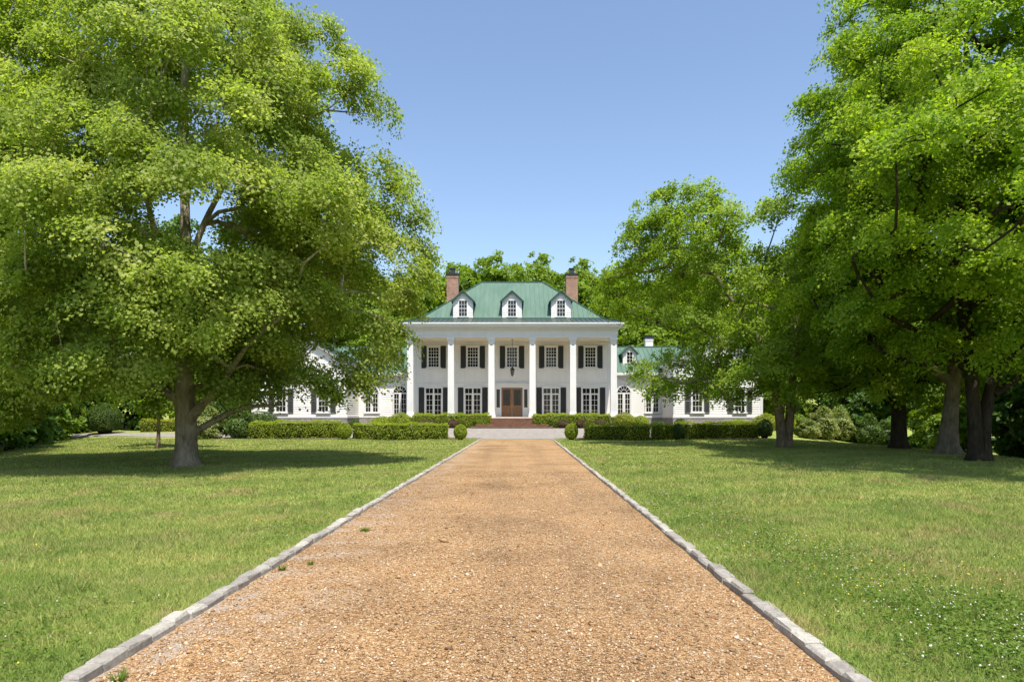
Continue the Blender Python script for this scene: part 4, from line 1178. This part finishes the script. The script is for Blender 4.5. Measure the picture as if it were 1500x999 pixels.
# --- front door with sidelights
mb = MB()
mb.box(-1.5, 1.5, 59.86, 59.958, 3.96, 4.28); mb.box(-1.6, 1.6, 59.80, 59.958, 4.28, 4.36)
for s_ in (-1, 1):
    a, b = sorted((s_*.93, s_*1.06)); mb.box(a, b, 59.86, 59.958, 1.42, 3.96)
    a, b = sorted((s_*1.36, s_*1.5)); mb.box(a, b, 59.86, 59.958, 1.42, 3.96)
    a, b = sorted((s_*1.06, s_*1.36)); mb.box(a, b, 59.90, 59.958, 1.42, 2.22); mb.box(a, b, 59.90, 59.958, 3.82, 3.96)
hp(mb, "door_surround", M['white'])
for s_ in (-1, 1):
    mb = MB(); a, b = sorted((s_*1.06, s_*1.36)); mb.box(a, b, 59.93, 59.958, 2.22, 3.82)
    hp(mb, "sidelight", M['glass'])
    f = MB(); a, b = sorted((s_*.012, s_*.93))
    f.box(a, b, 59.92, 59.958, 1.42, 1.66); f.box(a, b, 59.92, 59.958, 3.78, 3.96)
    f.box(a, a+.15, 59.92, 59.958, 1.66, 3.78); f.box(b-.15, b, 59.92, 59.958, 1.66, 3.78)
    f.box(a+.15, b-.15, 59.92, 59.958, 2.24, 2.40); f.box(a+.15, b-.15, 59.937, 59.958, 1.66, 2.24)
    f.box(a+.22, b-.22, 59.925, 59.937, 1.74, 2.16)
    dr = hp(f, "front_door", M['wood'])
    g = MB(); g.box(a+.15, b-.15, 59.94, 59.957, 2.40, 3.78)
    g.v = [(p_[0]-HB[0], p_[1]-HB[1], p_[2]-HB[2]) for p_ in g.v]; g.build("door_glass", M['glass'], dr)
    h_ = MB(); h_.box(s_*.085-.02, s_*.085+.02, 59.90, 59.92, 2.2, 2.5); h_.lathe([(.012, 2.3), (.035, 2.33), (.035, 2.37), (.012, 2.4)], s_*.085, 59.87, 8)
    h_.v = [(p_[0]-HB[0], p_[1]-HB[1], p_[2]-HB[2]) for p_ in h_.v]; h_.build("handle", M['brass'], dr)

# --- brick steps
mb = MB()
for i in range(5):
    z1 = 1.30-i*.165; wd = 1.5+.35*(i+1); y0 = 56.4-.36*(i+1)
    mb.box(-wd, wd, y0, 56.4-.36*i if i else 56.4, .2, z1-.05)
    mb.box(-wd-.05, wd+.05, y0-.06, 56.395-.36*i, z1-.05, z1)
hp(mb, "front_steps", M['stepbrick'])

# --- main roof
EY, EX, ZE = 56.08, 9.22, 9.175
BYf, BX, ZB = 59.5, 7.95, 9.96
BYb, EYb = 69.7, 70.02
RY, RX, ZR = 64.6, 2.87, 14.1
mb = MB()
roof_face(mb, [(-EX, EY, ZE), (EX, EY, ZE), (BX, BYf, ZB), (-BX, BYf, ZB)])
roof_face(mb, [(EX, EY, ZE), (EX, EYb, ZE), (BX, BYb-.6, ZB), (BX, BYf, ZB)])
roof_face(mb, [(-EX, EYb, ZE), (-EX, EY, ZE), (-BX, BYf, ZB), (-BX, BYb-.6, ZB)])
roof_face(mb, [(EX, EYb, ZE), (-EX, EYb, ZE), (-BX, BYb-.6, ZB), (BX, BYb-.6, ZB)])
hp(mb, "porch_roof", M["dark_roof"])
mb = MB()
roof_face(mb, [(-BX, BYf, ZB+.004), (BX, BYf, ZB+.004), (RX, RY, ZR), (-RX, RY, ZR)])
roof_face(mb, [(BX, BYb-.6, ZB+.004), (-BX, BYb-.6, ZB+.004), (-RX, RY, ZR), (RX, RY, ZR)])
roof_face(mb, [(BX, BYf, ZB+.004), (BX, BYb-.6, ZB+.004), (RX, RY, ZR)])
roof_face(mb, [(-BX, BYb-.6, ZB+.004), (-BX, BYf, ZB+.004), (-RX, RY, ZR)])
hp(mb, "roof", M['roof'])
mb = MB()
mb.beam((-RX-.05, RY, ZR-.02), (RX+.05, RY, ZR-.02), .22, .09)
for sx1 in (-1, 1):
    for yb, yr in ((BYf, RY), (BYb-.6, RY)):
        mb.beam((sx1*BX, yb, ZB+.01), (sx1*RX, yr, ZR+.01), .14, .07)
    mb.beam((sx1*EX, EY, ZE+.01), (sx1*BX, BYf, ZB+.01), .14, .07)
mb.beam((-BX, BYf-.02, ZB+.0), (BX, BYf-.02, ZB+.0), .10, .06)
hp(mb, "roof_ridge_cap", M['dark_green'])

# --- dormers
def dormer(x, yf, z0, w_, zeave, zpk, depth, slope, ww, wh, wz, cols, rows, ov=.30):
    """gabled dormer: front face at yf"""
    hw = w_/2
    f = MB()
    f.prism([(-hw, 0, 0), (hw, 0, 0), (hw, 0, zeave-z0), (0, 0, zpk-z0), (-hw, 0, zeave-z0)], (0, depth, 0))
    clap(f, (-hw, 0), (hw, 0), 0.0, zpk-z0-.02, (0, -1), lambda z: (0, w_) if z <= zeave-z0 else (hw*(z-(zeave-z0))/(zpk-zeave), w_-hw*(z-(zeave-z0))/(zpk-zeave)), .16)
    f.box(-ww/2-.09, -ww/2, -.07, 0, wz, wz+wh); f.box(ww/2, ww/2+.09, -.07, 0, wz, wz+wh)
    f.box(-ww/2-.12, ww/2+.12, -.08, 0, wz+wh, wz+wh+.1); f.box(-ww/2-.14, ww/2+.14, -.11, 0, wz-.08, wz)
    f.box(-hw-.02, hw+.02, -.05, 0, -.02, .1)
    o = f.build("dormer", M['white_siding'], house, loc=(x-HB[0], yf-HB[1], z0-HB[2]))
    g = MB(); g.box(-ww/2, ww/2, -.035, -.031, wz, wz+wh); g.build("dormer_pane", M['glass'], o)
    q = MB()
    for i in range(1, cols): q.box(-ww/2+ww*i/cols-.013, -ww/2+ww*i/cols+.013, -.06, -.0352, wz, wz+wh)
    for j in range(1, rows):
        t_ = .025 if j*2 == rows else .013
        q.box(-ww/2, ww/2, -.062, -.0352, wz+wh*j/rows-t_, wz+wh*j/rows+t_)
    q.build("muntins", M['white'], o)
    r_ = MB(); ze, zp = zeave-z0, zpk-z0
    k = (zp-ze)/hw; e = .14
    for s_ in (-1, 1):
        pts = [(s_*(hw+e), -ov, ze-k*e), (0, -ov, zp), (0, depth, zp), (s_*(hw+e), depth, ze-k*e)]
        nrm = Vector((s_*k, 0, 1)).normalized()
        r_.prism([Vector(a)+nrm*.07 for a in pts], -nrm*.05)
    r_.build("dormer_roof", M['roof'], o)
    b_ = MB()
    for s_ in (-1, 1):
        b_.prism([(s_*(hw+e), -ov+.02, ze-k*e-.02), (s_*(hw+e), -ov+.02, ze-k*e-.075), (0, -ov+.02, zp-.06), (0, -ov+.02, zp+.0)], (0, ov-.022, 0))
    b_.build("barge_board", M['dark_green'], o)
    sd_ = MB()
    for s_ in (-1, 1):
        x0, x1 = sorted((s_*(hw+.004), s_*(hw+.035))); sd_.box(x0, x1, .02, depth, 0, ze-.05)
    sd_.build("dormer_side", M['dark_green'], o)  # dark green puts the shade of the sides into the panel colour
    return o
for x in (-4.28, 0, 4.28):
    dormer(x, 59.62, 10.0, 1.72, 11.55, 12.35, 3.0, .8, .68, 1.36, .17, 3, 4)

# --- chimneys
def chimney(x, y, w_, d, z0, z1, m, pot=True):
    mb = MB(); mb.box(x-w_/2, x+w_/2, y-d/2, y+d/2, z0, z1-.3); mb.box(x-w_/2-.03, x+w_/2+.03, y-d/2-.03, y+d/2+.03, z1-.3, z1)
    o = hp(mb, "chimney", m)
    c = MB(); c.box(x-w_/2-.09, x+w_/2+.09, y-d/2-.09, y+d/2+.09, z1, z1+.13)
    if pot:
        c.frustum(x, y, z1+.13, z1+.62, .52, .42); c.box(x-.27, x+.27, y-.27, y+.27, z1+.62, z1+.70)
    else:
        c.box(x-.35, x+.35, y-.3, y+.3, z1+.13, z1+.34)
    c.v = [(p_[0]-HB[0], p_[1]-HB[1], p_[2]-HB[2]) for p_ in c.v]
    c.build("chimney_cap", M['black_metal'], o)
chimney(-5.72, 66, 1.12, .9, 10, 15.0, M['brick']); chimney(5.76, 66, 1.12, .9, 10, 15.0, M['brick'])
chimney(14.2, 71, .8, .8, 5, 9.5, M['white_siding'], False)

# --- connecting wings and gabled pavilions
for s_, inner, outer in ((-1, 13.8, 21.7), (1, 13.5, 20.9)):
    # connecting wing
    xa, xb = sorted((s_*8.62, s_*inner)); YF = 61.4
    mb = MB(); mb.box(xa, xb, YF, 69, .3, 5.2)
    clap(mb, (xa, YF), (xb, YF), 1.5, 5.0, (0, -1))
    hp(mb, "wing_wall", M['white_siding'])
    mb = MB(); mb.box(xa, xb, YF-.06, YF, .2, 1.32); hp(mb, "wing_foundation", M['stone'])
    mb = MB(); mb.box(xa, xb, YF-.09, YF, 1.32, 1.5); hp(mb, "base_board", M['white'])
    mb = MB(); mb.box(xa, xb, YF-.07, YF, 4.75, 5.05); mb.box(xa, xb, YF-.42, YF, 5.05, 5.2); hp(mb, "wing_trim", M['white'])
    mb = MB(); mb.box(xa, xb, YF-.5, YF-.42, 5.12, 5.34); hp(mb, "gutter", M['white'])
    mb = MB(); ye, yr, yb = YF-.5, 65.4, 69.4; ze, zr = 5.34, 8.05
    if s_ < 0: xb2, xa2 = -8.62, -inner-3.6
    else: xa2, xb2 = 8.62, inner+3.6
    roof_face(mb, [(xa2, ye, ze), (xb2, ye, ze), (xb2, yr, zr), (xa2, yr, zr)])
    roof_face(mb, [(xb2, yb+.4, ze), (xa2, yb+.4, ze), (xa2, yr, zr), (xb2, yr, zr)])
    mb.beam((xa2, yr, zr), (xb2, yr, zr), .2, .08)
    hp(mb, "wing_roof", M['roof'])
    dx = 10.75 if s_ > 0 else -10.75
    dormer(dx, 62.4, 6.16, 1.25, 7.25, 7.86, 2.6, .6, .5, .95, .18, 2, 3, .25)
    for cx in (10.05, 12.6):
        put(('arch', cx > 11), win_arch(1.72 if cx > 11 else 1.95), s_*cx, YF-.035, 1.78 if cx > 11 else 1.55)
    # pavilion
    xa, xb = sorted((s_*inner, s_*outer)); YP, YB = 57.0, 68.0; xm = (xa+xb)/2; hw = (xb-xa)/2
    zw = 6.15; k = .565; zap = zw+hw*k
    mb = MB(); mb.box(xa, xb, YP, YB, .3, zw)
    mb.prism([(xa, YP, zw), (xb, YP, zw), (xm, YP, zap)], (0, YB-YP, 0))
    fn = lambda z, zw=zw, k=k, W=xb-xa: (0, W) if z <= zw else ((z-zw)/k, W-(z-zw)/k)
    clap(mb, (xa, YP), (xb, YP), 1.5, zap-.05, (0, -1), fn, .19)
    clap(mb, (xb, YP), (xb, YB), 1.5, zw, (1, 0), None, .19); clap(mb, (xa, YB), (xa, YP), 1.5, zw, (-1, 0), None, .19)
    hp(mb, "pavilion_wall", M['white_siding'])
    mb = MB(); mb.box(xa-.06, xb+.06, YP-.06, YB+.06, .2, 1.32); hp(mb, "pavilion_foundation", M['stone'])
    mb = MB(); mb.box(xa-.09, xb+.09, YP-.09, YB+.09, 1.32, 1.5)
    for xx in (xa-.035, xb-.14): mb.box(xx, xx+.175, YP-.045, YP+.14, 1.5, zw-.02)
    for q in (-1, 1):
        xe = xm+q*(hw+.3); zee = zw-.3*k
        mb.prism([(xe, YP-.32, zee-.02), (xe, YP-.32, zee-.26), (xm, YP-.32, zap-.24), (xm, YP-.32, zap)], (0, .28, 0))
        x0, x1 = sorted((xm+q*(hw+.30), xm+q*(hw+.02))); mb.box(x0, x1, YP-.31, YB, zee-.22, zee-.02)
    hp(mb, "pavilion_trim", M['white'])
    mb = MB(); zee = zw-.36*k
    roof_face(mb, [(xm-hw-.36, YP-.4, zee+.07), (xm-hw-.36, YB, zee+.07), (xm, YB, zap+.07), (xm, YP-.4, zap+.07)])
    roof_face(mb, [(xm+hw+.36, YB, zee+.07), (xm+hw+.36, YP-.4, zee+.07), (xm, YP-.4, zap+.07), (xm, YB, zap+.07)])
    hp(mb, "pavilion_roof", M['roof'])
    for px in ((15.45, 19.0) if s_ > 0 else (-19.27, -15.73)):
        put('pav', win_pav, px, YP-.035, 1.80)
        for q in (-1, 1): put('sp', shutter(2.0, .45), px+q*.80, YP-.035, 1.74)

# --- hanging lantern (a thing of its own)
lan = empty("hanging_lantern", (0.03, 58.4, 4.95))
mb = MB(); mb.beam((0, 0, .78), (0, 0, 3.065), .03, .03, (0, 1, 0)); mb.lathe([(.09, 3.03), (.09, 3.068)], n=10); mb.build("chain", M['black_metal'], lan)
mb = MB()
mb.lathe([(.02, -.12), (.05, -.06), (.10, 0), (.15, .03)], n=8)
for k in range(6):
    a = k*math.pi/3; mb.beam((.13*math.cos(a), .13*math.sin(a), .03), (.22*math.cos(a), .22*math.sin(a), .6), .03, .03, (math.cos(a), math.sin(a), 0))
mb.lathe([(.27, .6), (.27, .64), (.13, .8), (.06, .9), (.03, 1.0)], n=8)
mb.build("lantern_frame", M['black_metal'], lan).scale = (.76, .76, .8)
mb = MB(); mb.lathe([(.12, .035), (.20, .595)], n=6); mb.build("lantern_glass", M['lamp_glass'], lan).scale = (.76, .76, .8)
tag(lan, "black metal lantern hanging from the porch ceiling above the front door", "lantern")
